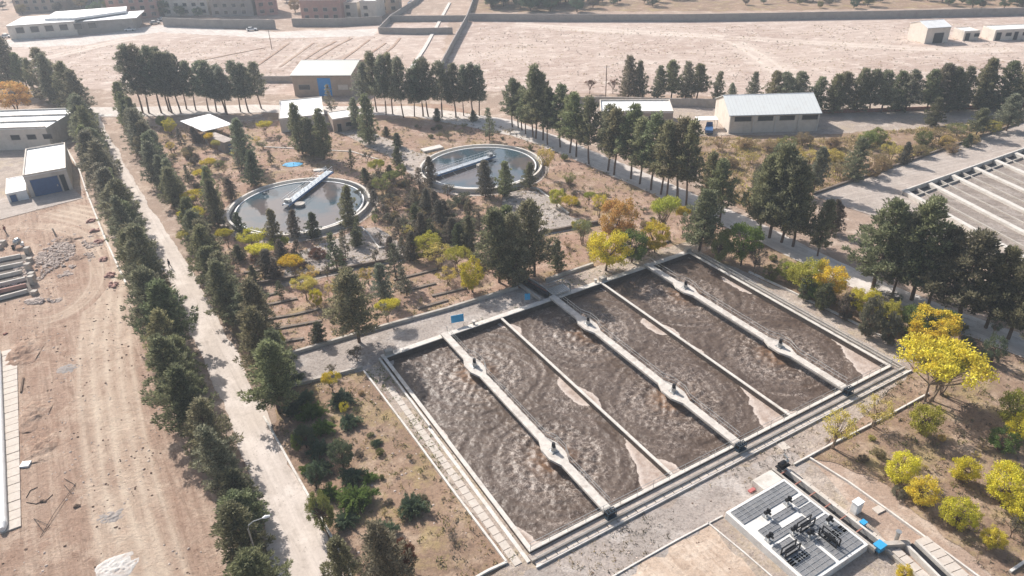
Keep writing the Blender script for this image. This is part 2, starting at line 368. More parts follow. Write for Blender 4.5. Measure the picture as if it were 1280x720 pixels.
wear_strip('dirt_track', [(64, 262), (118, 275), (148, 310), (136, 370), (130, 440), (138, 520), (152, 610), (176, 700), (200, 790)], 5.0, M['work'], 1.0, R3)
wear_strip('dirt_track', [(20, 282), (70, 285), (108, 300), (122, 345), (100, 380), (60, 400), (20, 402)], 2.2, M['work'], .8)
wear_strip('field_path', [(640, 30), (740, 37), (850, 43), (905, 48), (935, 62), (975, 90), (1010, 118)], 7, M['field'], 1.0, ((-2, .8), (2, .8)))
wear_strip('field_path', [(1275, 62), (1180, 62), (1060, 56), (960, 50), (905, 47)], 5, M['field'], .9, ((-2, .8), (2, .8)))
wear_strip('field_path', [(0, 82), (60, 72), (120, 58), (170, 47)], 5, M['field'], 1.0, ((-2, .8), (2, .8)))
wear_strip('field_path', [(375, 102), (400, 80), (440, 62), (480, 44)], 2.5, M['field'], .8)
wear_strip('field_path', [(345, 88), (372, 66), (388, 54)], 2.5, M['field'], .8)
patch('verge', [(560, 130), (640, 160), (735, 200), (880, 262), (935, 300), (855, 312), (760, 300), (690, 262), (610, 250), (500, 225), (440, 190), (330, 160), (330, 130)], M['garden2'], .4)
patch('garden_ground', [(165, 160), (330, 150), (520, 160), (690, 262), (760, 300), (770, 345), (640, 362), (355, 446), (340, 500), (300, 440), (245, 320), (210, 250)], M['garden2'], .4)
patch('garden_ground', [(348, 487), (455, 462), (632, 706), (585, 735), (520, 780), (440, 780), (427, 695), (345, 545)], M['garden'], .3)
patch('garden_ground', [(870, 318), (945, 290), (1100, 365), (1260, 430), (1400, 500), (1500, 800), (1330, 800), (1100, 600), (1010, 575), (1130, 470), (1140, 443), (985, 365)], M['garden'], .4)
patch('scrub_ground', [(860, 170), (1020, 170), (1290, 140), (1290, 152), (1018, 244), (940, 268), (880, 230)], M['garden'], .5)
patch('yard', [(700, 128), (1300, 128), (1300, 142), (1200, 158), (1020, 168), (860, 170), (840, 165), (700, 160)], M['gravel'], .5)
patch('basin_surround', [(355, 448), (650, 362), (740, 335), (870, 300), (880, 318), (985, 365), (1145, 443), (1130, 475), (1010, 575), (1120, 690), (1240, 800), (560, 860), (585, 735), (636, 704), (455, 462), (355, 486)], M['gravel'], .25, hole=True)
patch('bare_ground', [(770, 722), (885, 654), (1010, 790), (820, 900)], M['track'], .3)
patch('pale_path', [(640, 735), (760, 668), (905, 590), (985, 560), (1010, 580), (905, 640), (760, 740), (690, 790)], M['stony'], .8)
# roads
def road(name, left, right, mat, jit=.15):
    return patch(name, left+right[::-1], mat, jit)
road('dirt_road', [(96, 140), (122, 178), (158, 250), (200, 330), (245, 430), (292, 540), (326, 640), (345, 740), (358, 820)],
     [(120, 138), (141, 178), (182, 250), (235, 330), (292, 430), (345, 545), (392, 632), (440, 740), (490, 830)], M['road'], .25)
road('access_road', [(90, 134), (180, 134), (320, 131), (420, 133), (520, 133), (640, 150), (700, 172), (820, 222), (930, 270), (1060, 333), (1180, 384), (1290, 422), (1500, 490)],
     [(90, 146), (180, 146), (320, 141), (420, 143), (520, 146), (640, 170), (700, 192), (820, 245), (930, 294), (1060, 358), (1180, 410), (1290, 452), (1500, 540)], M['asphalt'], .2)
road('side_path', [(410, 145), (470, 168), (520, 190), (560, 200)], [(385, 146), (445, 176), (495, 202), (520, 225)], M['pad'], .3)
patch('concrete_pad', [(1016, 245), (1280, 152), (1500, 90), (1800, 320), (1300, 345), (1180, 300)], M['pad'], .1)
patch('gravel_bed', [(452, 285), (472, 283), (520, 322), (350, 360), (360, 320), (420, 300)], M['stony'], .3)
patch('gravel_bed', [(628, 246), (640, 236), (672, 240), (712, 270), (747, 281), (640, 304), (625, 270)], M['stony'], .3)
for pts in ([(352, 448), (500, 404), (560, 386), (660, 358), (690, 372), (490, 440), (455, 462), (358, 484)],):
    patch('gravel_bed', pts, M['stony'], .25)
patch('paved_apron', [(-40, 250), (14, 248), (48, 246), (92, 236), (104, 248), (50, 262), (-40, 285)], M['pad'], .1)

# ---------------------------------------------------------------- haze
hz = MB(); hz.box(-5200, -2700, -2.6, 5200, 7200, 66)
hm, ht, hb = newmat('haze_air'); ht.nodes.remove(hb)
pv = N(ht, 'ShaderNodeVolumePrincipled'); pv.inputs['Color'].default_value = (.80, .89, 1, 1); pv.inputs['Density'].default_value = .00042; pv.inputs['Anisotropy'].default_value = .2
ht.links.new(pv.outputs[0], ht.nodes['Material Output'].inputs['Volume'])
ho = hz.build('haze', hm); ho['kind'] = 'stuff'; ho['label'] = 'thin pale haze in the air over the whole plant and fields'

# ---------------------------------------------------------------- aeration basins
ZT, ZW = .6, -.3
bas = thing('aeration_basin', 'large concrete aeration basin in six lanes full of churning grey brown liquor', 'basin', (BO.x, BO.y, 0), BY)
# local frame of the basin: x along back wall, -y towards the front
def lbar(mb, x0, y0, x1, y1, z0, z1): mb.box(min(x0, x1), min(-y0, -y1), z0, max(x0, x1), max(-y0, -y1), z1)
W6 = 6*BW
for nm, a in (('back_wall', (-.2, -.2, W6+.2, .2)), ('front_wall', (-.2, BL-.2, W6+.2, BL+.2)), ('side_wall', (-.2, .2, .2, BL-.2)), ('side_wall', (W6-.2, .2, W6+.2, BL-.2))):
    mb = MB(); lbar(mb, *a, -2.6, ZT-.14); w__ = mb.build(nm, M['stained'], bas)
    mb = MB(); lbar(mb, a[0]-(.04 if a[0] < a[2] else 0), a[1], a[2]+.04, a[3], ZT-.138, ZT); bevel(mb.build('coping', M['concl'], w__), .02)
for u in (2, 4):
    mb = MB(); lbar(mb, u*BW-.15, .2, u*BW+.15, BL-.2, -2.6, ZT-.2); w__ = mb.build('divider_wall', M['stained'], bas)
    mb = MB(); lbar(mb, u*BW-.19, .2, u*BW+.19, BL-.2, ZT-.198, ZT-.05); bevel(mb.build('coping', M['concl'], w__), .02)
mb = MB(); lbar(mb, -.1, -.1, W6+.1, BL+.1, -2.6, -2.3); mb.build('basin_floor', M['conc'], bas)
# outer walkway ledges and troughs along left, front and right
mb = MB()
lbar(mb, -.5, BL+.9, W6+1.6, BL+1.15, 0, .42); mb.build('front_trough_kerb', M['conc'], bas)
mb = MB(); lbar(mb, -.5, BL+.22, W6+.7, BL+.88, 0, .3); mb.build('front_ledge_slab', M['pad'], bas)
mb = MB(); lbar(mb, -.5, BL+1.75, W6+1.9, BL+1.95, 0, .3); mb.build('front_outer_kerb', M['kerb'], bas)
mb = MB(); rn = random.Random(3)
for i in range(46):
    x = -.3+i*1.26
    lbar(mb, x, BL+1.2, x+1.16, BL+1.72, .05, .17+rn.uniform(0, .04))
mb.build('paving_slabs', M['slab'], bas)
mb = MB()
for x in (W6+.75, W6+1.35): lbar(mb, x, -.6, x+.16, BL+.8, 0, .5)
mb.build('right_trough', M['conc'], bas)
mb = MB()
lbar(mb, -.75, -.3, -.5, BL*.42, 0, .5); lbar(mb, -.95, BL*.42, -.55, BL+.9, .05, .2)
mb.build('left_ledge', M['kerb'], bas)
mb = MB()
for i in range(30):
    lbar(mb, -2.2+rn.uniform(-.05, .05), 6+i*1.1, -1.35, 7.02+i*1.1, .04, .12+rn.uniform(0, .03))
mb.build('left_slab_path', M['slab'], bas)
mb = MB(); lbar(mb, -.2, -1.0, W6+.3, -.35, .05, .4); mb.build('back_channel_ledge', M['kerb'], bas)

# liquor surface: one sheet per twin basin, with real ripples round each aerator
AER = [(BW*1, 9.2), (BW*1, 28.4), (BW*3, 9.2), (BW*3, 27.6), (BW*5, 9.2), (BW*5, 28.0)]
FOAM = []
CS = random.Random(4); CSZ = [[(CS.uniform(2.2, 3.0), CS.uniform(.5, .8)), (CS.uniform(3.6, 4.6), CS.uniform(.42, .6)), (CS.uniform(.6, 2.0), CS.uniform(.5, .8)), (CS.uniform(.3, 1.6), CS.uniform(.5, .8))] for _ in range(3)]
def foam_amount(u, v):
    """scum gathers in the quiet corners of each lane, away from the aerators; 0 = none, 1 = thick"""
    b = min(2, int(u//(2*BW))); lu = u-b*2*BW; f = -1
    wob = noise.noise(Vector((u*.35, v*.35, 4)))*.8+noise.noise(Vector((u*1.1, v*1.1, 7)))*.35
    for (cu, cv), (big, k) in zip(((lu, BL-v), (2*BW-lu, BL-v), (2*BW-lu, v), (lu, v)), CSZ[b]): f = max(f, big-cu-cv*k+wob)
    for (mu, mv, ru, rv) in ((2*BW, 20.5, 1.5, 3.4), (4*BW, 14.5, 1.6, 2.6), (0, 17.0, .8, 3.4), (6*BW, 12, 1.0, 3.5), (4*BW+.6, 19.5, .8, 1.8), (2*BW+.4, 1.8, 1.2, 1.6)):
        f = max(f, (1-math.sqrt(((u-mu)/ru)**2+((v-mv-(1.2 if u > mu else -1.2))/rv)**2))*ru*1.2+wob*.6)
    return min(1, max(0, f/1.3+.25))
for b in range(3):
    u0, u1 = b*2*BW+.17, (b+1)*2*BW-.17; nu, nv = 120, 240; mb = MB(); vv = []; cols = []
    for j in range(nv+1):
        for i in range(nu+1):
            u = u0+(u1-u0)*i/nu; v = .2+(BL-.4)*j/nv; h = 0; ch = 0
            for a, c in AER[2*b:2*b+2]:
                d = math.hypot(u-a, v-c)
                h += .12*math.exp(-d/3.2)*sin(d*3.4+1.5*noise.noise(Vector((u, v, 2))))+.25*math.exp(-(d/1.9)**2)
                ch = max(ch, min(1, max(0, (3.6-d)/2.0)))
                h += .12*math.exp(-(d/7)**2)*noise.noise(Vector((u*1.4, v*1.4, 3)))*2
            dn = min(math.hypot(u-a, v-c) for a, c in AER[2*b:2*b+2]); h += .042*sin(dn*3.4+2.6*noise.noise(Vector((u*.35, v*.35, 1))))*(.45+.9*abs(noise.noise(Vector((u*.5, v*.5, 12)))))+.05*noise.noise(Vector((u*.7, v*.9, 5)))+.065*(.5-abs(noise.noise(Vector((u*1.7+noise.noise(Vector((u, v, 9))), v*2.0, 6)))))+.06*noise.noise(Vector((u*2.4, v*2.6, 8)))
            fa = foam_amount(u, v)
            h = h*(1-.85*min(1, fa*2))+.04*min(1, fa*2)
            vv.append((u, -v, ZW+h)); am, cm = min(AER[2*b:2*b+2], key=lambda q: math.hypot(u-q[0], v-q[1])); an = math.atan2(v-cm, u-am)
            st = max(0, noise.noise(Vector((dn*1.9+.8*noise.noise(Vector((u*.3, v*.3, 2))), 2.2*cos(an), 2.2*sin(an)+b*5)))-.12)*2.2
            gg = max(.75*math.exp(-((dn-4.6)/1.9)**2), min(.6, st))*(1-fa)
            cols.append((ch*(1-fa), gg, fa))
    ff = [(j*(nu+1)+i, (j+1)*(nu+1)+i, (j+1)*(nu+1)+i+1, j*(nu+1)+i+1) for j in range(nv) for i in range(nu)]
    mb.add(vv, ff)
    o = mb.build('liquor_surface', M['liquor'], bas, smooth=True)
    ca = o.data.color_attributes.new('churn', 'FLOAT_COLOR', 'POINT')
    for k, c in enumerate(cols): ca.data[k].color = (c[0], c[1], c[2], 1)

WORD = ['left', 'middle', 'right']
for b in range(3):
    u = (2*b+1)*BW
    wk = thing('walkway_bridge', WORD[b]+' concrete walkway bridge crossing the aeration basin from back wall to front wall', 'walkway', (*B(u, 0), 0), BY, 'walkway bridges over the aeration basin')
    mb = MB(); hw = .52; pts = [(-hw, .3)]
    stops = []
    for a, c in AER[2*b:2*b+2]: stops += [c]
    L_ = [(-hw, .3)]; R_ = [(hw, .3)]
    for c in stops:
        L_ += [(-hw, -(c-2.3)), (-1.12, -(c-.9)), (-1.12, -(c+.9)), (-hw, -(c+2.4))]
        R_ += [(hw, -(c-2.4)), (1.12, -(c-.9)), (1.12, -(c+.9)), (hw, -(c+2.4))]
    L_ += [(-hw, -BL-.3)]; R_ += [(hw, -BL-.3)]
    mb.prism(L_+R_[::-1], ZT+.18, ZT+.5); bevel(mb.build('deck', M['weathered'], wk), .03)
    mb = MB(); mb.box(-.28, -BL+.2, ZT-.15, .28, -.2, ZT+.178); mb.build('beam', M['conc'], wk)
    mb = MB()
    for side in (1,):
        xs = side*(hw-.08)
        path = [(xs, 0)]
        for c in stops: path += [(xs, -(c-2.5)), (side*1.06, -(c-.9)), (side*1.06, -(c+.9)), (xs, -(c+2.5))]
        path += [(xs, -BL)]
        for zz in (.75, 1.2):
            mb.tube([(x, y, ZT+.5+zz-.15) for x, y in path], .03, 5)
        for (x0, y0), (x1, y1) in zip(path, path[1:]):
            n = max(1, int(abs(y1-y0)/1.6))
            for k in range(n):
                x = x0+(x1-x0)*k/n; y = y0+(y1-y0)*k/n; mb.tube([(x, y, ZT+.5), (x, y, ZT+1.56)], .028, 5)
    mb.build('railing', M['steel'], wk)
    mb = MB(); mb.box(-1.0, -BL-1.15, .25, 1.0, -BL-.45, 1.0)
    eb = thing('winch_frame', 'dark blue steel winch frame at the front end of the '+WORD[b]+' walkway bridge', 'winch', (*B(u, BL+.75), 0), BY, 'winch frames at the front wall')
    mb = MB(); mb.box(-.6, -.35, .42, .6, .35, .55)
    for x in (-.58, .52):
        for y in (-.33, .27): mb.box(x, y, .55, x+.06, y+.06, 1.3)
    for y in (-.33, .27): mb.box(-.58, y, 1.24, .58, y+.06, 1.3)
    for x in (-.58, -.2, .14, .52): mb.box(x, -.33, 1.301, x+.06, .33, 1.36)
    mb.build('frame', M['winch'], eb)
    mb = MB(); mb.tube([(-.55, 0, 1.0), (.5, 0, 1.0)], .24, 10); mb.build('drum', M['black'], eb)
    for k, c in enumerate(stops):
        ae = thing('surface_aerator', 'grey surface aerator motor on the '+('back' if k == 0 else 'front')+' platform of the '+WORD[b]+' walkway bridge', 'aerator', (*B(u, c), ZT+.5), BY, 'surface aerators')
        mb = MB(); mb.box(-.45, -.45, 0, .45, .45, .12); mb.tube([(0, 0, .12), (0, 0, .6)], [.36, .28], 12); bevel(mb.build('gearbox', M['steel'], ae), .02)
        mb = MB(); mb.tube([(0, 0, .58), (0, 0, 1.15)], .2, 12)
        for q in range(8): mb.box(.19*cos(q*pi/4)-.02, .19*sin(q*pi/4)-.02, .62, .19*cos(q*pi/4)+.03, .19*sin(q*pi/4)+.03, 1.08)
        mb.build('motor', M['black'], ae)
        mb = MB(); mb.tube([(0, 0, ZW-ZT-.7), (0, 0, .0)], .09, 8)
        for q in range(6):
            a = q*pi/3; mb.tube([(.1*cos(a), .1*sin(a), ZW-ZT-.4), (.85*cos(a), .85*sin(a), ZW-ZT-.35)], .08, 5)
        mb.build('impeller', M['black'], ae)
# front and right handrails of the basin
def fence_rail(name, label, pts, h=1.05, mat='steel', posts=2.2, cat='railing', zb=0., rad=.028):
    t = thing(name, label, cat, (*pts[0][:2], zb)); o0 = Vector(pts[0][:2]); mb = MB(); mp = MB()
    q = [Vector(p[:2])-o0 for p in pts]
    for zz in (h*.55, h): mb.tube([(p.x, p.y, zz) for p in q], rad, 5)
    for a, b_ in zip(q, q[1:]):
        n = max(1, int((b_-a).length/posts))
        for k in range(n+1):
            p = a+(b_-a)*k/n; mp.tube([(p.x, p.y, 0), (p.x, p.y, h)], rad, 5)
    mp.v and mb.add(mp.v, mp.f); mb.build('rail', M[mat], t); return t
fence_rail('basin_railing', 'thin steel handrail along the front wall of the aeration basin', [B(-.05, BL+.1), B(W6, BL+.1)], zb=ZT)
fence_rail('basin_railing', 'thin steel handrail along the right wall of the aeration basin', [B(W6+.1, 0), B(W6+.1, BL)], zb=ZT)
# end boxes on the back wall
for u, nm in ((.3, 'left corner'), (BW*4, 'second divider'), (W6-.6, 'right corner')):
    mb = MB(); p = B(u, -.4); q = B(u+1.1, -.4); mb.bar(p, q, .8, 0, 1.25); o = bevel(mb.build('valve_box', M['conc']), .03)
    tag(o, 'small concrete valve box on the back wall of the basin at the '+nm, 'box')
for u in (BW*1.55, BW*3.93):
    mb = MB(); p = B(u, -.7); mb.tube([(p.x, p.y, 0), (p.x, p.y, .95)], .2, 10); mb.tube([(p.x, p.y, .95), (p.x, p.y, 1.05)], .3, 10)
    tag(mb.build('vent_post', M['concl']), 'short pale vent post behind the basin back wall, '+('near the blue board' if u < 20 else 'beside the second divider wall'), 'post')

# ---------------------------------------------------------------- clarifiers
def clarifier(nm, cx, cy, R_, pa, pb, which, zr=1.0):
    t = thing('clarifier', f'{which} round concrete clarifier tank full of still pale water', 'clarifier', (cx, cy, 0), 0, 'round clarifier tanks')
    def ring(r0, r1, z0, z1, name, mat, n=96, z1b=None):
        mb = MB(); v = []
        for k in range(n):
            a = 2*pi*k/n
            for r, z in ((r0, z0), (r1, z0), (r1, z1), (r0, z1)): v.append((r*cos(a), r*sin(a), z))
        f = []
        for k in range(n):
            i, j = k*4, ((k+1) % n)*4
            for q in range(4): f.append((i+q, i+(q+1) % 4, j+(q+1) % 4, j+q))
        mb.add(v, f); return mb.build(name, M[mat], t)
    ring(R_-.45, R_, -.2, zr, 'tank_wall', 'concl'); ring(R_-1.55, R_-1.3, -.2, zr-.3, 'weir_wall', 'white'); ring(R_-1.3, R_-.452, -.1, zr-.75, 'launder_floor', 'dark')
    ring(R_+.02, R_+1.5, -.05, .09, 'ring_path', 'pad')
    mb = MB(); n = 96; mb.add([((R_-1.5)*cos(2*pi*k/n), (R_-1.5)*sin(2*pi*k/n), zr-.42) for k in range(n)], [tuple(range(n))]); mb.build('water_surface', M['water'], t)
    mb = MB(); mb.tube([(0, 0, -.2), (0, 0, zr+.1)], 1.0, 24); mb.build('centre_well', M['conc'], t)
    A = Vector((*G(*pa, zr+.3).to_2d(), 0)); Bp = Vector((*G(*pb, zr+.3).to_2d(), 0)); d = (Bp-A); L = d.length
    br = thing('scraper_bridge', f'white and blue steel scraper bridge reaching over the {which} clarifier', 'bridge', (A.x, A.y, zr+.05), math.atan2(d.y, d.x), 'scraper bridges')
    mb = MB(); mb.box(0, -.7, .25, L, .7, .34); mb.build('deck', M['bridgegrey'], br)
    for s in (-1, 1):
        mb = MB(); mb.box(0, s*.76-.05, -.05, L, s*.76+.05, .23); mb.build('girder', M['bluemid'], br)
        mb = MB()
        for zz in (.9, 1.4): mb.tube([(0, s*.72, zz), (L, s*.72, zz)], .035, 5)
        k = 0
        while k <= L: mb.tube([(k, s*.72, .3), (k, s*.72, 1.4)], .03, 5); k += 1.5
        mb.build('railing', M['white'], br)
    mb = MB(); mb.box(.1, -1.0, 0, 1.4, 1.0, .22); mb.tube([(.4, -1.1, .12), (.4, 1.1, .12)], .2, 10); mb.build('carriage', M['bluedk'], br)
    mb = MB(); mb.tube([(1.2, -2.6, -.5), (L*.92, -1.6, -.5)], .08, 6)
    for q in range(5):
        x = 1.5+q*(L*.85-1.5)/4; mb.tube([(x, -.7, 0), (x, -2.4+q*.17, -.5)], .05, 5)
    mb.build('scraper_arm', M['steel'], br)
    mb = MB(); mb.box(L-1.6, -.6, .35, L-.6, .5, 1.0); mb.build('drive_unit', M['steel'], br)
    return t
clarifier('a', -41.98, 135.03, 14.0, (412, 214), (357, 256), 'nearer left')
clarifier('b', -6.02, 153.19, 13.6, (541, 219), (617, 194), 'farther right')

# ---------------------------------------------------------------- walls and kerbs
def wall(name, label, pts, w_, h, mat, cat='wall', z0=-.1, world=False, group=None, cap=None):
    P_ = [Vector(p).to_2d() if world else G(*p).to_2d() for p in pts]; mb = MB(); n = len(P_)
    L_, R_ = [], []
    for i, p in enumerate(P_):
        d1 = (P_[i]-P_[i-1]).normalized() if i else None; d2 = (P_[i+1]-P_[i]).normalized() if i < n-1 else None
        d = ((d1 or d2)+(d2 or d1)).normalized(); k = 1/max(.4, d.dot(d1 or d2)); nn = Vector((-d.y, d.x))*w_/2*k
        L_.append(p+nn); R_.append(p-nn)
    v = []
    for a, b_ in zip(L_, R_): v += [(a.x, a.y, z0), (b_.x, b_.y, z0), (b_.x, b_.y, h), (a.x, a.y, h)]
    f = [(0, 3, 2, 1), (4*n-4, 4*n-3, 4*n-2, 4*n-1)]
    for i in range(n-1):
        for q in range(4): f.append((i*4+q, i*4+(q+1) % 4, i*4+4+(q+1) % 4, i*4+4+q))
    mb.add(v, f)
    if cap: pass
    return tag(mb.build(name, M[mat]), label, cat, group)
W_ = wall
W_('boundary_wall', 'long grey block boundary wall running across the top of the view to the right edge', [(586, 26), (700, 27), (860, 27), (985, 25), (1100, 23), (1290, 19), (1420, 14)], .35, 2.9, 'wallgrey')
W_('boundary_wall', 'grey block wall running from the pines towards the far boundary wall', [(548, 95), (566, 60), (584, 27)], .35, 2.6, 'wallgrey')
W_('enclosure_wall', 'low grey walls of the empty rectangular enclosure in the far field', [(566, 42), (520, 43), (474, 42), (488, 27), (584, 26.5)], .35, 2.4, 'wallgrey')
W_('field_wall', 'grey wall beyond the enclosure heading away to the top edge', [(584, 26), (590, 10), (596, -12)], .4, 2.4, 'wallgrey')
W_('village_wall', 'shaded grey wall beside the far road left of the enclosure', [(488, 26), (520, 5), (545, -20)], .4, 2.2, 'wallgrey')
W_('irrigation_ditch', 'pale straight concrete ditch crossing the field left of the long wall', [(510, 92), (530, 62), (548, 30), (562, 4)], 1.3, .35, 'concl', 'ditch')
W_('yard_wall', 'low grey wall behind the small flat roofed building', [(700, 131), (760, 131), (845, 133), (900, 134)], .3, 2.2, 'conc')
W_('brick_fence', 'low red brick openwork fence under the far right row of pines', [(1022, 142), (1100, 140), (1180, 137), (1240, 136), (1300, 132)], .25, 1.0, 'brick', 'fence')
W_('yard_wall', 'low pale wall at the left of the grey roofed warehouse', [(316, 103), (366, 103)], .3, 2.0, 'conc')
W_('yard_wall', 'low pale wall left of the big pines near the left edge', [(-10, 83), (50, 82)], .3, 2.0, 'concl')
W_('edging_wall', 'low brown wall edging the concrete pad of the drying beds', [(1016, 244), (1135, 203), (1282, 152), (1500, 85)], .4, .55, 'ledge')
W_('edging_wall', 'thick dark edging wall along the paved strip behind the basin, left of the pine cluster', [(355, 447), (480, 410), (560, 388), (647, 361)], .45, .6, 'conc')
W_('edging_wall', 'edging wall behind the basin, right of the pine cluster', [(682, 352), (741, 332)], .45, .55, 'conc')
W_('edging_wall', 'short edging wall behind the far basin corner under the yellow green trees', [(780, 322), (838, 302)], .35, .4, 'ledge')
W_('edging_wall', 'low edging wall between the paved strip and the garden with spreading junipers', [(352, 487), (405, 474), (453, 461)], .35, .5, 'conc')
W_('kerb', 'thin white kerb between the juniper garden and the path left of the basin', [(455, 465), (520, 552), (570, 620), (633, 704)], .22, .35, 'kerb', 'kerb')
W_('kerb', 'white kerb along the near end of the juniper garden', [(634, 704), (610, 715), (582, 731)], .25, .3, 'kerb', 'kerb')
W_('kerb', 'thin white kerb on the right side of the dirt road', [(330, 522), (347, 552), (372, 597), (400, 646), (432, 704), (446, 735)], .25, .3, 'kerb', 'kerb')
W_('kerb', 'thin pale kerb between the basin and the row of shrubs on its right', [(936, 341), (985, 364), (1055, 398), (1100, 421), (1142, 442)], .22, .35, 'kerb', 'kerb')
W_('kerb', 'short brown edging under the big yellow acacia by the basin right corner', [(1142, 442), (1162, 434)], .25, .4, 'ledge', 'kerb')
W_('kerb', 'white kerb from below the basin to the big yellow acacia', [(992, 582), (1040, 556), (1100, 526), (1160, 493)], .2, .3, 'kerb', 'kerb')
W_('kerb', 'white kerb from the end of the acacia kerb down past the covered channel', [(1012, 574), (1060, 604), (1110, 640), (1165, 680), (1235, 732)], .2, .3, 'kerb', 'kerb')
W_('kerb', 'thin white kerb from the covered channel deck down to the bottom edge', [(903, 646), (850, 674), (800, 702), (755, 728)], .16, .2, 'kerb', 'kerb')
W_('kerb', 'thin white kerb left of the panel covered deck', [(884, 654), (930, 692), (968, 725)], .16, .2, 'kerb', 'kerb')
W_('kerb', 'pale kerb at the bottom right corner of the view', [(1262, 716), (1300, 690)], .25, .3, 'kerb', 'kerb')
W_('kerb', 'white curved kerb round the gravel bed in front of the farther clarifier', [(628, 245), (640, 236), (656, 233), (672, 237), (685, 247), (711, 268)], .3, .35, 'kerb', 'kerb')
W_('kerb', 'curved kerb round the gravel bed in front of the nearer clarifier', [(420, 288), (440, 284), (452, 285), (460, 292), (474, 311), (490, 309)], .25, .3, 'kerb', 'kerb')
W_('kerb', 'pale kerb along the worksite edge left of the first pine row', [(78, 178), (100, 215), (110, 245), (132, 300), (158, 356)], .3, .5, 'kerb', 'kerb')
W_('kerb', 'pale kerb crossing the lawn right of the twin pines', [(330, 184), (385, 187), (440, 190), (480, 202)], .3, .2, 'kerb', 'kerb')
W_('low_wall', 'dark wall edging the garden from the dirt road pines to behind the pine cluster', [(298, 361), (380, 347), (450, 334), (520, 321), (600, 307), (682, 292), (747, 280)], .45, .7, 'ledge')
RID = [[(305, 342), (350, 335), (384, 329)], [(317, 374), (348, 367)], [(312, 386), (345, 380), (372, 374)], [(328, 401), (370, 394), (400, 387)], [(330, 415), (368, 408), (402, 402)],
       [(345, 430), (380, 424)], [(492, 351), (525, 343), (548, 337)], [(500, 366), (545, 355)], [(540, 371), (583, 361)], [(522, 387), (560, 376)], [(430, 348), (470, 341)], [(548, 300), (585, 296)], [(640, 318), (690, 308)]]
for i, r_ in enumerate(RID):
    W_('garden_ridge', 'low dark earth ridge crossing the bare garden terraces behind the basin', r_, .5, .28, 'ledge', 'ridge', group='earth ridges of the garden terraces')

FUR = [[(322, 82), (345, 66), (360, 55)], [(350, 84), (378, 64), (392, 54)], [(372, 80), (400, 62), (420, 52)], [(388, 78), (420, 58), (440, 48)], [(418, 82), (446, 62), (462, 50)], [(440, 86), (462, 68), (482, 54)], [(470, 76), (492, 58), (500, 48)], [(210, 96), (240, 90), (300, 84)], [(250, 76), (290, 68), (330, 60)]]
for r_ in FUR:
    W_('earth_bank', 'low earth bank left by old furrows in the far field', r_, .9, .16, 'work', 'earth bank', group='earth banks of the far field')

# ---------------------------------------------------------------- buildings
def frame(p, q):
    """local frame with origin at ground point of p, x axis to q"""
    a, b_ = G(*p), G(*q); d = b_-a; return a, math.atan2(d.y, d.x), d.length
def opening(t, name, x0, x1, z0, z1, mat='dark', fr='conc', y=0.0, side=None, depth=None):
    """a window or door set in the front wall (y=0) or right ('r') / left ('l') side wall"""
    mb = MB()
    def bx(m, a0, a1, c0, c1, e0, e1):
        if side is None: m.box(a0, -e1, c0, a1, -e0, c1)
        elif side == 'l': m.box(-e1, a0, c0, -e0, a1, c1)
        else: m.box(depth+e0, a0, c0, depth+e1, a1, c1)
    bx(mb, x0, x1, z0, z1, -.02, .03); o = mb.build(name, M[mat], t)
    f = MB()
    for a in ((x0-.09, x0, z0-.09, z1+.09), (x1, x1+.09, z0-.09, z1+.09), (x0, x1, z1, z1+.09), (x0, x1, z0-.09, z0)):
        bx(f, *a, -.02, .07)
    f.build('frame', M[fr], o)
    return o
def flat_building(name, label, p, q, D, H, wallm, roofm, parapet=.35, op=(), cat='building', over=0):
    a, rz, L = frame(p, q); t = thing(name, label, cat, a, rz)
    mb = MB(); mb.box(0, 0, -.2, L, D, H); bevel(mb.build('walls', M[wallm], t), .03)
    mb = MB(); mb.box(-over, -over, H+.002, L+over, D+over, H+.14); mb.build('roof', M[roofm], t)
    if parapet:
        mb = MB(); T = .22
        for b_ in ((-.02, -.02, L+.02, T), (-.02, D-T, L+.02, D+.02), (-.02, T, T, D-T), (L-T, T, L+.02, D-T)): mb.box(b_[0], b_[1], H+.145, b_[2], b_[3], H+.14+parapet)
        mb.build('parapet', M[wallm if wallm != 'tan' else 'cream'], t)
    for o in op: opening(t, *o)
    return t, L
def gable_building(name, label, p, q, D, H, HR, wallm, roofm, op=(), ridge=.5, over=.35, cat='building'):
    a, rz, L = frame(p, q); t = thing(name, label, cat, a, rz)
    mb = MB(); yr = D*ridge
    v = []
    for x in (0, L): v += [(x, 0, -.2), (x, D, -.2), (x, D, H), (x, yr, HR), (x, 0, H)]
    mb.add(v, [(0, 4, 3, 2, 1), (5, 6, 7, 8, 9), (0, 5, 9, 4), (1, 2, 7, 6), (2, 3, 8, 7), (3, 4, 9, 8)]); mb.build('walls', M[wallm], t)
    mb = MB(); k = (HR-H)/yr; k2 = (HR-H)/(D-yr); th = .1
    for y0, z0, y1, z1 in ((-over, H-k*over, yr, HR), (D+over, H-k2*over, yr, HR)):
        x0, x1 = -over, L+over
        v = [(x0, y0, z0+.03), (x1, y0, z0+.03), (x1, y1, z1+.03), (x0, y1, z1+.03)]; v += [(a_[0], a_[1], a_[2]+th) for a_ in v]
        mb.add(v, [(3, 2, 1, 0), (4, 5, 6, 7), (0, 1, 5, 4), (1, 2, 6, 5), (2, 3, 7, 6), (3, 0, 4, 7)])
    mb.build('roof', M[roofm], t)
    mb = MB(); mb.tube([(-over, yr, HR+th+.03), (L+over, yr, HR+th+.03)], .09, 6); mb.build('ridge_cap', M['white'], t)
    mb = MB(); mb.tube([(-over, -over-.06, H-k*over+.02), (L+over, -over-.06, H-k*over+.02)], .08, 6); mb.build('gutter', M['steel'], t)
    for o in op: opening(t, *o)
    return t, L
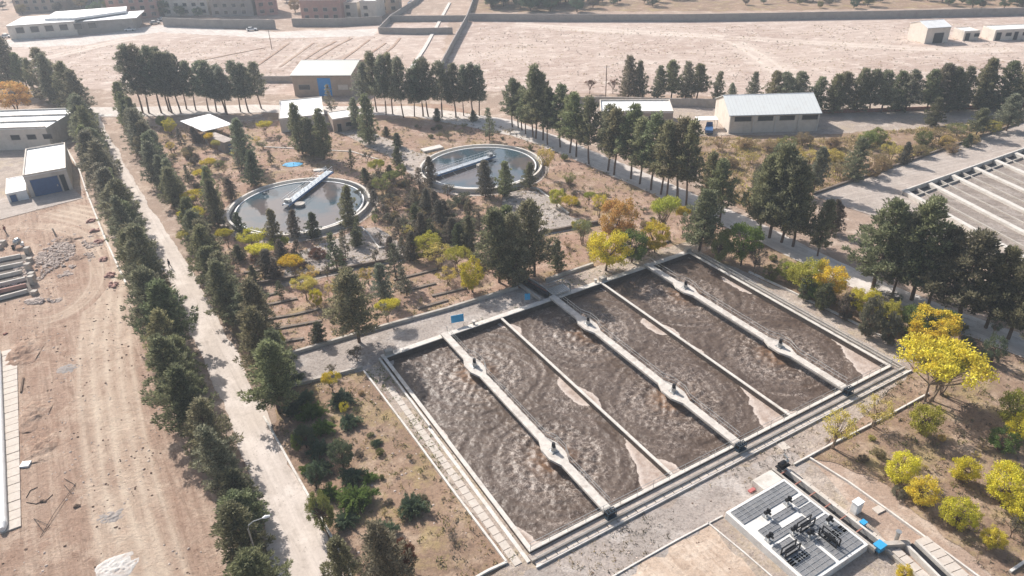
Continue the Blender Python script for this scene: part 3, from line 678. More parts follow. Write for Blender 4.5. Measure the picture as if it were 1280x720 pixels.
# right warehouse
t, L = gable_building('warehouse', 'long white warehouse with pale pitched metal roof, right of the small flat roofed building', (910, 167), (1021, 164), 14, 4.6, 7.3, 'cream', 'roofWR',
    [('window', 1.2, 5.2, 3.0, 4.1), ('window', 6.8, 10.4, 3.0, 4.1), ('window', 12, 15.6, 3.0, 4.1), ('window', 17.4, 21.2, 3.0, 4.1)])
for x in (.05, 5.55, 10.95, 16.45, L-.42):
    mb = MB(); mb.box(x, -.22, -.1, x+.35, -.003, 4.45); mb.build('pilaster', M['concl'], t)
# small flat-roofed building
t, L = flat_building('flat_roofed_building', 'small tan building with white flat roof behind the second row of pines', (750, 161), (840, 161), 10, 4.0, 'tan', 'white', .4,
    [('window', 8.2, 10.4, 2.3, 3.2), ('window', 12.0, 14.6, 2.3, 3.2), ('window', 2.2, 4.4, 2.3, 3.2), ('door', 5.5, 6.8, 0, 2.3, 'bluedk')])
# grey-green roofed warehouse
t, L = gable_building('warehouse', 'tan warehouse with grey green metal roof and tall blue door, behind the left pines', (369, 120), (441, 120), 17, 6.1, 7.9, 'tan', 'roofW1',
    [('window', 1.6, 5.0, 1.9, 3.3, 'glass'), ('window', 13.6, 16.5, 1.9, 3.3, 'cream')], ridge=.6)
o = opening(t, 'door', 7.6, 11.4, 0, 5.2, 'blue', 'blue')
mb = MB(); mb.box(9.4, -.06, .9, 9.55, -.032, 1.5); mb.build('handle', M['steel'], o)
# white complex in front of it
flat_building('pump_house', 'white roofed pump house among the pines between the grey green warehouse and the nearer clarifier', (352, 166), (408, 160), 17, 3.4, 'cream', 'white', .2, [('window', 2, 3.4, 1.4, 2.5), ('window', 6, 7.4, 1.4, 2.5)])
flat_building('office_hut', 'small tan hut with white flat roof beside the pump house', (418, 166), (444, 162), 6.5, 3.3, 'tan', 'white', .15, [('door', 1.0, 2.0, 0, 2.1, 'dark'), ('window', 3.2, 4.6, 1.2, 2.2)])
# white canopy
a, rz, L = frame((243, 176), (292, 172)); 
t = thing('carport', 'white flat canopy roof on posts among trees near the far end of the dirt road', 'canopy', G(258, 176), radians(12))
zc = 3.2; qs = [G(*p, zc) for p in ((225, 152), (262, 143), (291, 156), (254, 165))]
loc = t.location; R2 = Matrix.Rotation(-radians(12), 2)
ql = [R2 @ (Vector((q.x, q.y))-Vector((loc.x, loc.y))) for q in qs]
mb = MB(); mb.prism([(q.x, q.y) for q in ql], zc, zc+.16); mb.build('roof', M['white'], t)
for q in ql:
    mb = MB(); c_ = Vector((sum(k.x for k in ql)/4, sum(k.y for k in ql)/4)); p_ = q+(c_-q)*.1; mb.tube([(p_.x, p_.y, -.1), (p_.x, p_.y, zc)], .12, 8); mb.build('post', M['steel'], t)
flat_building('store_shed', 'small grey blue shed at the right side of the white canopy', (283, 192), (296, 188), 9, 2.6, 'wallgrey', 'pad', 0, [('door', .8, 1.8, 0, 2.0, 'bluedk')])
# upper-left buildings
t, L = flat_building('workshop_hall', 'large hall with white banded roof cut by the left edge', (-60, 190), (66, 186), 16, 5.2, 'cream', 'white', .0, [('window', L_x, L_x+2.2, 2.6, 3.8) for L_x in (16, 20, 24)])
for k in range(4):
    mb = MB(); mb.box(-.02, k*5.1, 5.36, L+.02, k*5.1+.35, 5.75); mb.build('roof_upstand', M['concl'], t)
t, L = flat_building('garage', 'white roofed garage with dark blue door and open dark bay near the left edge', (39, 247), (92, 237), 19, 4.6, 'cream', 'white', .35)
o = opening(t, 'door', .9, 6.0, 0, 3.7, 'bluedk', 'wallgrey'); mb = MB(); mb.box(5.4, -.06, 1.4, 5.6, -.032, 1.8); mb.build('handle', M['steel'], o)
opening(t, 'open_bay', 6.4, L-.8, .02, 3.7, 'dark', 'wallgrey')  # flat near-black panel painted for the bay's unlit inside
for k in range(5):
    mb = MB(); mb.box(-.3, 2+k*3.4, 4.3, -.03, 2.7+k*3.4, 4.6); mb.build('roof_bracket', M['wallgrey'], t)
flat_building('annex', 'low white annex attached to the left side of the garage', (12, 254), (37, 249), 10, 1.9, 'white', 'white', .12, [('door', .5, 1.6, 0, 1.6, 'bluedk')])
# far right huts
gable_building('pump_hut', 'tall white hut with pitched roof and dark doorway alone in the far right field', (1155, 55), (1184, 53), 9.5, 5.2, 6.6, 'cream', 'white', [('door', 3.0, 6.6, 0, 3.4)], over=.2)
t, L = flat_building('guard_hut', 'small cream hut with dark door right of the tall white hut in the far field', (1203, 51), (1222, 50), 6, 3, 'cream', 'white', .15, [('door', .6, 2.2, 0, 2.5), ('window', 3.8, 5.6, 1.2, 2.3)])
t, L = flat_building('long_hut', 'long cream hut with dark doors and windows at the far right edge', (1241, 51), (1310, 48), 7, 3.4, 'cream', 'white', .15, [('door', .6, 2.4, 0, 2.7), ('window', 4, 6, 1.4, 2.5), ('door', 7, 8.4, 0, 2.7), ('window', 10, 12, 1.4, 2.5), ('window', 15, 17, 1.4, 2.5)])
# far left village
t, L = flat_building('long_shed', 'long far shed with bright white stepped roof near the top left corner', (14, 50), (98, 44), 20, 5.5, 'cream', 'white', 0)
mb = MB(); mb.prism([(L*.5, 6), (L, 2), (L+18, 12), (L+16, 24), (L*.5, 22)], 5.7, 6.6); mb.build('roof_step', M['white'], t)
mb = MB(); mb.box(L+.02, 1, -.2, L+22, 18, 5.0); mb.build('wing', M['wallgrey'], t)
mb = MB(); mb.box(L+3, .9, 5.01, L+24, 18.5, 5.2); mb.build('wing_roof', M['white'], t)
for k in range(6): opening(t, 'window', 3+k*5.5, 6+k*5.5, 2.4, 4.6, 'glass')
VIL = [((138, 26), (200, 22), 25, 10, 'pinkbrick', 'red brick block of flats behind the long white shed'), ((206, 20), (262, 19), 16, 9, 'cream', 'cream three storey block behind the shaded far road wall'),
       ((266, 21), (318, 20), 20, 9, 'wallgrey', 'grey block beside the cream block at the top edge'), ((322, 20), (348, 18), 14, 10, 'pinkbrick', 'narrow red block right of the grey block at the top edge'),
       ((378, 27), (428, 26), 16, 8.5, 'pinkbrick', 'red brick building with shaded front left of the cream houses'), ((430, 23), (448, 23), 12, 6, 'cream', 'small cream house right of the red brick building'),
       ((452, 24), (472, 24), 12, 7, 'cream', 'small cream house with white roof left of the enclosure'), ((474, 16), (500, 15), 12, 6, 'tan', 'tan house behind the enclosure at the top edge'),
       ((20, 16), (80, 14), 18, 6, 'tan', 'tan building behind the long white shed at the top left corner'), ((90, 8), (135, 6), 20, 9, 'wallgrey', 'grey building at the top edge behind the long shed')]
for i, (p, q, D, H, wm, lab) in enumerate(VIL):
    t, L = flat_building('house', lab, p, q, D, H, wm, 'pad' if i % 2 else 'white', .5)
    for r in range(max(1, int(H//3))):
        k = 1.5
        while k+2 < L: opening(t, 'window', k, k+1.8, 1.1+3*r, 2.5+3*r, 'glass'); k += 4.2
W_('street_wall', 'long shaded grey wall in front of the far blocks at the top left', [(205, 33), (260, 35), (345, 36)], .35, 3.6, 'wallgrey')
W_('street_wall', 'reddish grey wall in front of the red brick building', [(366, 33), (420, 33), (478, 30)], .35, 3.2, 'wallgrey')

# ---------------------------------------------------------------- sludge drying beds
a0 = G(1127, 243); a1 = G(1280, 189); da = (a1-a0).normalized(); b1 = G(1280, 329); db = (b1-a0).normalized(); LB = 62
rzb = math.atan2(da.y, da.x)
t = thing('drying_beds', 'array of long concrete sludge drying beds with dry brown floors at the right edge', 'drying beds', a0, rzb)
dbl = Matrix.Rotation(-rzb, 2) @ Vector((db.x, db.y))
def pl(u, v): return (u+dbl.x*v, dbl.y*v)
cnt = 14; WBed = 6.1
for k in range(cnt):
    wd = 1.05 if k % 2 == 0 else .32; u = k*WBed/1.0*.62
    mb = MB(); mb.prism([pl(u, .35), pl(u+wd, .35), pl(u+wd, LB), pl(u, LB)], -.1, .8 if k % 2 == 0 else .6); mb.build('bed_wall', M['concl' if k % 2 == 0 else 'conc'], t)
    if k < cnt-1:
        mb = MB(); mb.prism([pl(u+wd+.01, 2.9), pl(u+WBed*.62-.02, 2.9), pl(u+WBed*.62-.02, LB), pl(u+wd+.01, LB)], .0, .3+.05*(k % 3)); mb.build('bed_floor', M['sand'], t)
        mb = MB(); mb.prism([pl(u+wd+.01, .4), pl(u+WBed*.62-.02, .4), pl(u+WBed*.62-.02, 2.85), pl(u+wd+.01, 2.85)], .0, .11); mb.build('inlet_pit', M['dark'], t)
        mb = MB(); mb.prism([pl(u+wd+.02, 2.6), pl(u+WBed*.62-.03, 2.6), pl(u+WBed*.62-.03, 2.84), pl(u+wd+.02, 2.84)], .0, .7); mb.build('sill', M['conc'], t)
mb = MB(); mb.prism([pl(-.4, 0), pl(cnt*WBed*.62, 0), pl(cnt*WBed*.62, .33), pl(-.4, .33)], -.1, 1.0); mb.build('head_wall', M['concl'], t)

# ---------------------------------------------------------------- panel-covered deck, bottom right
c0, c1, c3 = G(907, 640, 1.0), G(980, 598, 1.0), G(1011, 728, 1.0)
du = (c1-c0); LU = du.length; du.normalize(); rzd = math.atan2(du.y, du.x)
LV = (G(1087, 680, 1.0)-c1).length
t = thing('panel_deck', 'raised white deck covered with dark gridded panels at the bottom right', 'deck', (c0.x, c0.y, 0), rzd)
def dbox(mb, u0, v0, u1, v1, z0, z1): mb.box(u0, -v1, z0, u1, -v0, z1); return mb
bevel(dbox(MB(), 0, 0, LU, LV, -.1, 1.0).build('deck_slab', M['slabdeck'], t), .04)
bevel(dbox(MB(), LU-3.0, -1.7, LU-.1, -.03, -.1, .95).build('end_box', M['concl'], t), .04)
PAN = [(.35, .35, LU-.4, 2.15, 10, 4), (.9, 3.5, 3.2, 4.4, 3, 2), (3.4, 3.0, 6.2, 3.8, 4, 2), (LU-2.0, 2.7, LU-.4, 3.5, 3, 2), (.9, 4.6, LU-2.6, 5.3, 8, 2), (LU-2.3, 3.8, LU-.4, 5.3, 3, 3),
       (.4, 5.7, 2.9, 8.3, 4, 5), (3.2, 5.6, 5.3, 7.6, 3, 4), (LU-3.1, 5.7, LU-.4, 8.3, 5, 5), (.4, LV-2.9, 4.2, LV-.4, 5, 5), (4.7, LV-3.0, LU-.4, LV-.4, 5, 5)]
for (u0, v0, u1, v1, nu, nv) in PAN:
    base = dbox(MB(), u0, v0, u1, v1, 1.003, 1.06).build('panel', M['panel'], t)
    mb = MB()
    for i in range(nu+1): x = u0+(u1-u0)*i/nu; dbox(mb, x-.035, v0, x+.035, v1, 1.063, 1.10)
    for j in range(nv+1): y = v0+(v1-v0)*j/nv; dbox(mb, u0, y-.02, u1, y+.02, 1.063, 1.095)
    mb.build('panel_frame', M['steel'], base)
def local(parent_rz, c, u, v): return Vector((c.x+u*cos(rzd)+v*sin(rzd), c.y+u*sin(rzd)-v*cos(rzd), 0))
ACT = [(3.0, 2.7, 'left one in the back pair'), (LU-2.6, 2.7, 'right one in the back pair'), (.9, 4.9, 'left one nearest the deck left edge'), (3.6, 5.6, 'middle left one'), (4.6, LV-3.7, 'left one in the front pair'), (LU-1.2, LV-3.8, 'right one in the front pair')]
for u, v, lab in ACT:
    p = local(0, c0, u, v)
    m_ = thing('valve_actuator', 'black valve actuator standing on the panel covered deck, '+lab, 'actuator', (p.x, p.y, 1.0), rzd, 'valve actuators on the deck')
    mb = MB(); mb.box(-.32, -.32, 0.0, .32, .32, .14); mb.tube([(0, 0, .14), (0, 0, .6)], .1, 8); mb.build('base', M['steel'], m_)
    mb = MB(); mb.tube([(-.35, 0, .75), (.35, 0, .75)], .2, 10); mb.tube([(0, 0, .6), (0, 0, 1.15)], .13, 8); mb.tube([(0, -.1, .75), (0, -.45, .75)], .12, 8); mb.build('head', M['black'], m_)
for u, v, a_, lab in ((5.2, 5.7, 0, 'back right'), (1.5, 7.0, 0, 'left'), (LU-2.9, LV-2.4, pi/2, 'front')):
    p = local(0, c0, u, v)
    m_ = thing('gate_frame', 'black steel lifting frame on the panel covered deck, '+lab+' one of three', 'frame', (p.x, p.y, 1.0), rzd+a_, 'lifting frames on the deck')
    mb = MB()
    for x in (-1.0, 1.0): mb.box(x-.06, -.3, .1, x+.06, -.2, 1.0); mb.box(x-.06, .2, .1, x+.06, .3, 1.0)
    for y in (-.25, .25):
        for z in (.12, .95): mb.box(-1.06, y-.05, z-.04, 1.06, y+.05, z+.06)
    mb.build('frame', M['black'], m_)
    mb = MB(); mb.tube([(-.6, 0, .55), (.5, 0, .55)], .2, 10); mb.build('motor', M['black'], m_)
# open channel along the deck's right edge
t = thing('covered_channel', 'long open concrete channel running down the right side of the panel covered deck', 'channel', (c0.x, c0.y, 0), rzd)
dbox(MB(), LU+.1, -1.8, LU+.35, LV+.6, -.1, .9).build('channel_wall', M['conc'], t)
dbox(MB(), LU+1.35, -1.8, LU+1.6, LV+.6, -.1, .9).build('channel_wall', M['concl'], t)
dbox(MB(), LU+.36, -1.8, LU+1.34, LV+.6, -.1, .25).build('channel_floor', M['black'], t)
mb = MB()
for k in range(7):
    v = -.8+k*1.9; dbox(mb, LU+.3, v, LU+1.4, v+.12, .78, .88)
mb.build('cross_bars', M['brick'], t)
mb = MB()
for k in range(12): dbox(mb, LU+1.7, -1.6+k*1.15, LU+2.45, -.52+k*1.15, .02, .28)
mb.build('cover_slabs', M['slab'], t)
def seg(mb, p, q, w_, z0, z1): mb.bar(G(*p), G(*q), w_, z0, z1); return mb
t2 = thing('outlet_channel', 'pale slab covered outlet channel leaving the deck towards the bottom right', 'channel', G(1105, 680), 0)
o0 = G(1105, 680)
def g2(x, y): v = G(x, y); return (v.x-o0.x, v.y-o0.y)
for nm, p, q, w_, z0, z1, mt in (('channel_wall', (1100, 686), (1135, 684), .5, 0, .8, 'conc'), ('channel_floor', (1137, 684), (1195, 740), .5, 0, .5, 'black'), ('channel_wall', (1131, 686), (1190, 745), .25, 0, .75, 'concl'), ('channel_wall', (1143, 682), (1201, 738), .25, 0, .75, 'concl'),
        ('channel_wall', (1106, 690), (1168, 745), .3, 0, .5, 'conc')):
    mb = MB(); mb.bar(g2(*p), g2(*q), w_, z0, z1); mb.build(nm, M[mt], t2)
mb = MB(); e0, e1 = Vector(g2(1150, 676)), Vector(g2(1212, 735)); dd = (e1-e0)/7; nn = Vector((-dd.y, dd.x)).normalized()
for k in range(7): mb.bar(e0+dd*k+dd*.03, e0+dd*(k+.95), 1.5, .0, .45)
mb.build('cover_slabs', M['slab'], t2)
mb = MB(); e0, e1 = Vector(g2(1118, 690)), Vector(g2(1178, 745)); dd = (e1-e0)/6
for k in range(6): mb.bar(e0+dd*k+dd*.03, e0+dd*(k+.95), .95, .0, .4)
mb.build('cover_slabs', M['slab'], t2)
def cabinet(name, label, px, s, mat, legs=0, z=0, rz=rzd, cat='cabinet', capm=None):
    p = G(*px); t = thing(name, label, cat, (p.x, p.y, z), rz); mb = MB(); mb.box(-s[0]/2, -s[1]/2, legs, s[0]/2, s[1]/2, legs+s[2]); bevel(mb.build('body', M[mat], t), .03)
    mb = MB(); mb.box(-s[0]/2-.05, -s[1]/2-.05, legs+s[2]+.003, s[0]/2+.05, s[1]/2+.05, legs+s[2]+.07); mb.build('top', M[capm or mat], t)
    mb = MB(); mb.box(-s[0]*.4, -s[1]/2-.03, legs+.1*s[2], s[0]*.4, -s[1]/2-.004, legs+.9*s[2]); d = mb.build('door', M[capm or mat], t)
    mb = MB(); mb.box(s[0]*.28, -s[1]/2-.07, legs+.5*s[2], s[0]*.33, -s[1]/2-.033, legs+.62*s[2]); mb.build('handle', M['steel'], d)
    if legs:
        mb = MB()
        for x in (-1, 1):
            for y in (-1, 1): mb.tube([(x*s[0]*.42, y*s[1]*.4, 0), (x*s[0]*.42, y*s[1]*.4, legs)], .04, 6)
        mb.build('stand', M['steel'], t)
    return t
cabinet('electric_cabinet', 'white electric cabinet beside the channel right of the panel covered deck', (1069, 640), (1.0, .7, 1.5), 'white')
cabinet('control_box', 'bright blue control box at the lower right corner of the panel covered deck', (1097, 690), (.95, .75, .6), 'sign', .45)
cabinet('motor_cover', 'small blue motor cover over the channel near the white cabinet', (1077, 660), (.6, .45, .35), 'sign', .5)
mb = MB(); p = G(1119, 678); mb.tube([(p.x, p.y, 0), (p.x, p.y, 1.5)], .2, 10); mb.tube([(p.x, p.y, 1.5), (p.x, p.y, 1.6)], .28, 10)
tag(mb.build('vent_pipe', M['steel']), 'short upright grey vent pipe beside the slab covered outlet channel', 'pipe')
mb = MB(); p = G(936, 616); q = G(943, 612); mb.bar(p, q, .4, 0, .25); tag(bevel(mb.build('tool_box', M['red'])), 'small red box on the ground by the back edge of the panel covered deck', 'box')
for px, lab in (((972, 558), 'nearer'), ((977, 562), 'farther')):
    mb = MB(); p = G(*px); mb.bar(p, p+Vector((1.0, .45, 0)), .6, 0, .1); tag(mb.build('loose_slab', M['slab']), 'pale loose slab lying between the basin and the deck, '+('upper' if lab == 'nearer' else 'lower')+' of the pair', 'slab')
mb = MB(); p = G(1093, 640); mb.bar(p, p+Vector((1.3, .6, 0)), .8, 0, .14); tag(mb.build('loose_slab', M['slab']), 'pale loose slab right of the white electric cabinet', 'slab')
p = G(977, 590); pd_ = thing('pump_unit', 'black pump unit at the top end of the channel beside the deck', 'pump', (p.x, p.y, .9), rzd)
mb = MB(); mb.box(-.8, -.4, 0, .8, .4, .12); mb.tube([(-.6, 0, .45), (.2, 0, .45)], .32, 12); mb.build('motor', M['black'], pd_)
mb = MB(); mb.tube([(.25, 0, .45), (.7, 0, .45)], .22, 12); mb.tube([(.5, 0, .45), (.5, 0, 1.0), (.5, .5, 1.1)], .1, 8); mb.build('pump_head', M['steel'], pd_)

# blue signs on posts
def signboard(label, px, py_bot, wd, h0, h1, rz):
    p = G(px, py_bot); t = thing('signboard', label, 'sign', p, rz)
    mb = MB(); mb.box(-wd/2, -.03, h0, wd/2, .03, h1); mb.build('board', M['sign'], t)
    for x in (-1, 1):
        mb = MB(); mb.tube([(x*wd*.45, .06, -.05), (x*wd*.45, .06, h1)], .035, 6); mb.build('post', M['steel'], t)
signboard('wide plain blue board on two thin posts behind the left part of the basin', 572.5, 408.5, 1.9, .85, 2.1, radians(16))
signboard('small blue board on two thin posts beside the pipes behind the basin', 659.5, 383, .85, 1.2, 2.3, radians(5))
# pipes and platform behind the basin
t = thing('inlet_channel', 'raised inlet channels meeting the basin back wall beside the small blue board', 'channel', G(690, 378))
o0 = G(690, 378)
for p, q, w_ in (((650, 352), (685, 374), .55), ((656, 350), (692, 372), .3), ((646, 357), (676, 379), .3)):
    mb = MB(); mb.bar(g2(*p), g2(*q), w_, .35, .9); mb.build('channel_wall', M['conc' if w_ < .5 else 'dark'], t)
mb = MB(); mb.bar(g2(648, 350), g2(684, 371), .12, .9, 1.02); mb.build('pipe', M['brick'], t)
p = G(697, 369); t = thing('grating_platform', 'small steel grating platform with handrail at the back end of the middle walkway', 'platform', (p.x, p.y, 0), BY)
mb = MB()
for k in range(9): mb.box(-1.5+k*.37, -1.1, .95, -1.22+k*.37, 1.1, 1.02)
mb.build('grating', M['steel'], t)
mb = MB()
for x, y in ((-1.5, -1.1), (1.7, -1.1), (-1.5, 1.1), (1.7, 1.1)): mb.tube([(x, y, 0), (x, y, 2.0)], .04, 6)
mb.tube([(-1.5, 1.1, 2), (1.7, 1.1, 2), (1.7, -1.1, 2)], .04, 6); mb.tube([(-1.5, 1.1, 1.5), (1.7, 1.1, 1.5), (1.7, -1.1, 1.5)], .03, 6); mb.build('handrail', M['steel'], t)
# blue tarp / small pool by the clarifier
mb = MB(); p = G(366, 206); mb.prism([(p.x+2.3*cos(a*.5)*(1+.1*sin(a*3)), p.y+1.5*sin(a*.5)) for a in range(12)], .05, .12)
tag(mb.build('blue_tarp', M['sign']), 'bright blue sheet lying on the ground behind the nearer clarifier', 'tarp')
mb = MB(); p = G(392, 214); mb.bar(p, p+Vector((3, .6, 0)), 1.4, 0, .3); tag(bevel(mb.build('plinth', M['concl'])), 'low pale plinth by the foot of the nearer clarifier bridge', 'plinth')
mb = MB(); p = G(528, 190); mb.bar(p, p+Vector((4.4, 2.6, 0)), 2.2, 0, .5); tag(bevel(mb.build('plinth', M['concl'])), 'pale slab box at the left rim of the farther clarifier', 'plinth')

# ---------------------------------------------------------------- worksite
rr = random.Random(5)
def heap(name, label, cx, cy, rx, ry, n, hmax, s0, s1, mat, rz=0, kind='stuff', cat='rubble'):
    c = G(cx, cy); mb = MB()
    for _ in range(n):
        a = rr.uniform(0, 2*pi); r = math.sqrt(rr.random()); x = r*cos(a)*rx; y = r*sin(a)*ry; h = hmax*(1-r*r)*rr.uniform(.5, 1)
        X = c.x+x*cos(rz)-y*sin(rz); Y = c.y+x*sin(rz)+y*cos(rz)
        if noise.noise(Vector((X*.35, Y*.35, 2)))+.4*noise.noise(Vector((X*1.1, Y*1.1, 2))) < -.28+r*.5: continue
        mb.rock((X, Y, h*.6), rr.uniform(s0, s1), rr)
    o = mb.build(name, M[mat]); tag(o, label, cat); o['kind'] = kind; return o
heap('rubble', 'pale broken brick and stone rubble strewn beside the concrete troughs on the worksite', 68, 325, 7.0, 11.0, 5200, .5, .06, .24, 'rubble')
heap('rubble', 'low heap of pale stones at the foot of the rubble field', 54, 376, 3.0, 1.2, 520, .7, .1, .24, 'rubble')
def mound(name, label, cx, cy, rx, ry, h, mat, rz=0, cat='mound'):
    c = G(cx, cy); mb = MB(); n = 26; v = []; f = []
    for j in range(n+1):
        for i in range(n+1):
            u = -1+2*i/n; w_ = -1+2*j/n; r = math.hypot(u, w_)*(1+.55*noise.noise(Vector((u*1.6, w_*1.6, cx)))); x = u*rx; y = w_*ry
            z = h*max(0, 1-r*r)*(.7+.6*noise.noise(Vector((x*1.1, y*1.1, cx))))+.12*noise.noise(Vector((x*3, y*3, cy)))*max(0, 1.2-r)-.03*(r > 1)-.25*max(0, r-.95)
            v.append((c.x+x*cos(rz)-y*sin(rz), c.y+x*sin(rz)+y*cos(rz), z))
    for j in range(n):
        for i in range(n): k = j*(n+1)+i; f.append((k, k+1, k+n+2, k+n+1))
    mb.add(v, f); return tag(mb.build(name, M[mat]), label, cat)
mound('plaster_heap', 'lumpy heap of white plaster on the worksite at the bottom edge', 143, 712, 2.2, 2.0, .28, 'plaster', .3, 'heap')
mound('gravel_mound', 'small flat patch of grey gravel on the worksite left of the dirt track', 84, 461, 1.6, 1.2, .14, 'greygravel', .2)
mound('gravel_mound', 'small grey gravel patch above the white plaster heap', 140, 646, 1.5, 1.1, .12, 'greygravel', .2)
# concrete trough walls
patch('trough_floor', [(-60, 332), (34, 318), (42, 368), (-60, 392)], M['stained'], .1)  # floor patch coloured dark across the gaps between the trough walls
for k, (pa, pb) in enumerate((((-60, 339), (27, 322)), ((-60, 350), (30, 332)), ((-60, 362), (29, 342)), ((-60, 373), (33, 351)), ((-60, 381), (34, 359)), ((-60, 392), (36, 366)))):
    W_('trough_wall', ['farthest', 'second', 'third', 'fourth', 'fifth', 'nearest'][k]+' long thin concrete trough wall of the unfinished block at the left edge', [pa, pb], .3, .75, 'pinkbrick' if k == 4 else 'concl', group='trough walls on the worksite')
for k, (px, py, hh) in enumerate(((36, 317, 1.3), (38, 328, .9), (37, 338, 1.4), (41, 347, 1.0), (42, 355, 1.6), (44, 368, .7))):
    p = G(px, py); mb = MB(); mb.box(p.x-.45, p.y-.4, -.1, p.x+.45, p.y+.45, hh)
    tag(bevel(mb.build('concrete_block', M['conc']), .04), ['farthest', 'second', 'third', 'fourth', 'fifth', 'nearest'][k]+' square concrete block at the right ends of the trough walls', 'block', 'blocks at the trough ends')
for k, (px, py) in enumerate(((5, 306), (0, 311))):
    p = G(px, py); mb = MB(); mb.box(p.x-.5, p.y-.4, 0, p.x+.5, p.y+.4, .9); tag(bevel(mb.build('concrete_block', M['conc']), .05), ('right' if k == 0 else 'left')+' loose grey concrete block behind the trough walls at the left edge', 'block')
for k, (px, py, rx, ry, h_) in enumerate(((84, 300, 2.6, 1.5, .7), (96, 322, 1.8, 1.3, .5), (28, 440, 2.6, 4.5, .6), (40, 520, 2.0, 3.4, .45), (54, 560, 1.8, 2.6, .4))):
    mound('spoil_mound', 'low lumpy mound of excavated reddish soil, '+['behind the rubble field', 'right of the rubble field', 'at the far end of the slab path', 'right of the slab path, upper', 'right of the slab path, lower'][k], px, py, rx, ry, h_, 'work', .2)
# concrete mixer
p = G(24, 309); t = thing('concrete_mixer', 'small blue grey concrete mixer standing behind the trough walls', 'mixer', p, .6)
mb = MB(); mb.tube([(-.9, -.5, 0), (0, 0, 1.0), (-.9, .5, 0)], .05, 6); mb.tube([(.9, -.5, 0), (0, 0, 1.0), (.9, .5, 0)], .05, 6); mb.tube([(0, -.7, 1.0), (0, .7, 1.0)], .06, 6); mb.build('frame', M['bluedk'], t)
mb = MB(); mb.tube([(-.55, 0, .75), (-.2, 0, 1.0), (.25, 0, 1.35), (.55, 0, 1.6)], [.35, .62, .6, .32], 14, cap=True); mb.build('drum', M['steel'], t)
for y in (-.55, .55):
    mb = MB(); mb.tube([(-.9, y-.06, .28), (-.9, y+.06, .28)], .28, 12); mb.build('wheel', M['rubber'], t)
mb = MB(); mb.box(.3, -.35, .3, .9, .35, .8); mb.build('engine', M['white'], t)
p = G(69, 293); mb = MB(); mb.tube([(p.x, p.y, -.1), (p.x-.12, p.y, 1.3)], .16, 8); tag(mb.build('concrete_post', M['conc']), 'short concrete post standing alone above the rubble field', 'post')
# spoil lumps by the kerb
for k, (px, py) in enumerate(((114, 277), (119, 289), (124, 303), (130, 325), (138, 345), (142, 357))):
    c = G(px, py); mb = MB()
    for _ in range(26): mb.rock((c.x+rr.uniform(-.6, .6), c.y+rr.uniform(-.7, .7), rr.uniform(0, .35)), rr.uniform(.15, .35), rr)
    tag(mb.build('spoil_heap', M['pinkbrick']), 'red brick heap at the worksite edge, '+['first', 'second', 'third', 'fourth', 'fifth', 'last'][k]+' from the far end of six', 'heap', 'brick heaps along the worksite edge')
# slab path and white pipe
mb = MB()
e0, e1 = G(12, 438), G(14, 664)
ns = 26
for k in range(ns):
    a_ = e0+(e1-e0)*(k/ns); b_ = e0+(e1-e0)*((k+.93)/ns); mb.bar(a_, b_, 1.9, 0, .16+rr.uniform(-.02, .03))
tag(mb.build('slab_path', M['slab']), 'strip of pale paving slabs along the left edge of the worksite', 'paving')
mb = MB(); a_, b_ = G(-4, 440, .45), G(3, 662, .45); mb.tube([a_, a_+(b_-a_)*.98, b_], [.5, .5, .3], 16); tag(mb.build('white_pipe', M['white'], smooth=False), 'long thick white pipe lying along the left edge of the picture', 'pipe')
mb = MB(); a_, b_ = G(26, 490, .15), G(29, 472, .15); mb.bar(a_, b_, .22, 0, .22); tag(mb.build('timber_beam', M['bark']), 'short dark timber beam on the worksite beside the slab path', 'beam')
mb = MB(); mb.tube([G(50, 672, .1), G(68, 641, .25), G(95, 604, .1)], .03, 5); mb.tube([G(42, 648, .1), G(62, 657, .2), G(54, 664, .1), G(42, 648, .1)], .028, 5); mb.tube([G(80, 606, .1), G(90, 617, .2), G(94, 606, .1), G(80, 598, .1)], .028, 5)  # thin black tubes laid on the soil: one line and two loops
tag(mb.build('dark_rods', M['black']), 'thin black rods lying on the worksite soil near the slab path', 'dark_rods')
mb = MB(); mb.tube([G(33, 628, .05), G(45, 630, .05), G(60, 624, .05), G(66, 618, .05)], .05, 5); mb.tube([G(33, 622, .05), G(38, 613, .05), G(47, 609, .05)], .05, 5); tag(mb.build('hose', M['rubber']), 'black hose lying curled on the soil beside the slab path', 'hose')
mb = MB(); p = G(27, 582); mb.bar(p, p+Vector((1.0, .1, 0)), .9, 0, .25); tag(mb.build('loose_slab', M['white']), 'square white slab beside the slab path at the left edge', 'slab')
for k, (px, py, nm) in enumerate(((6, 418, 'brick'), (54, 628, 'bark'), (97, 633, 'bark'), (34, 425, 'bark'))):
    c = G(px, py); mb = MB()
    for _ in range(6): mb.rock((c.x+rr.uniform(-.2, .2), c.y+rr.uniform(-.2, .2), .1), rr.uniform(.12, .25), rr)
    tag(mb.build('debris_clump', M[nm]), ['reddish debris at the far end of the slab path', 'dark clod beside the curled hose', 'dark clod right of the thin black rods', 'dark clod near the far end of the slab path'][k], 'debris')

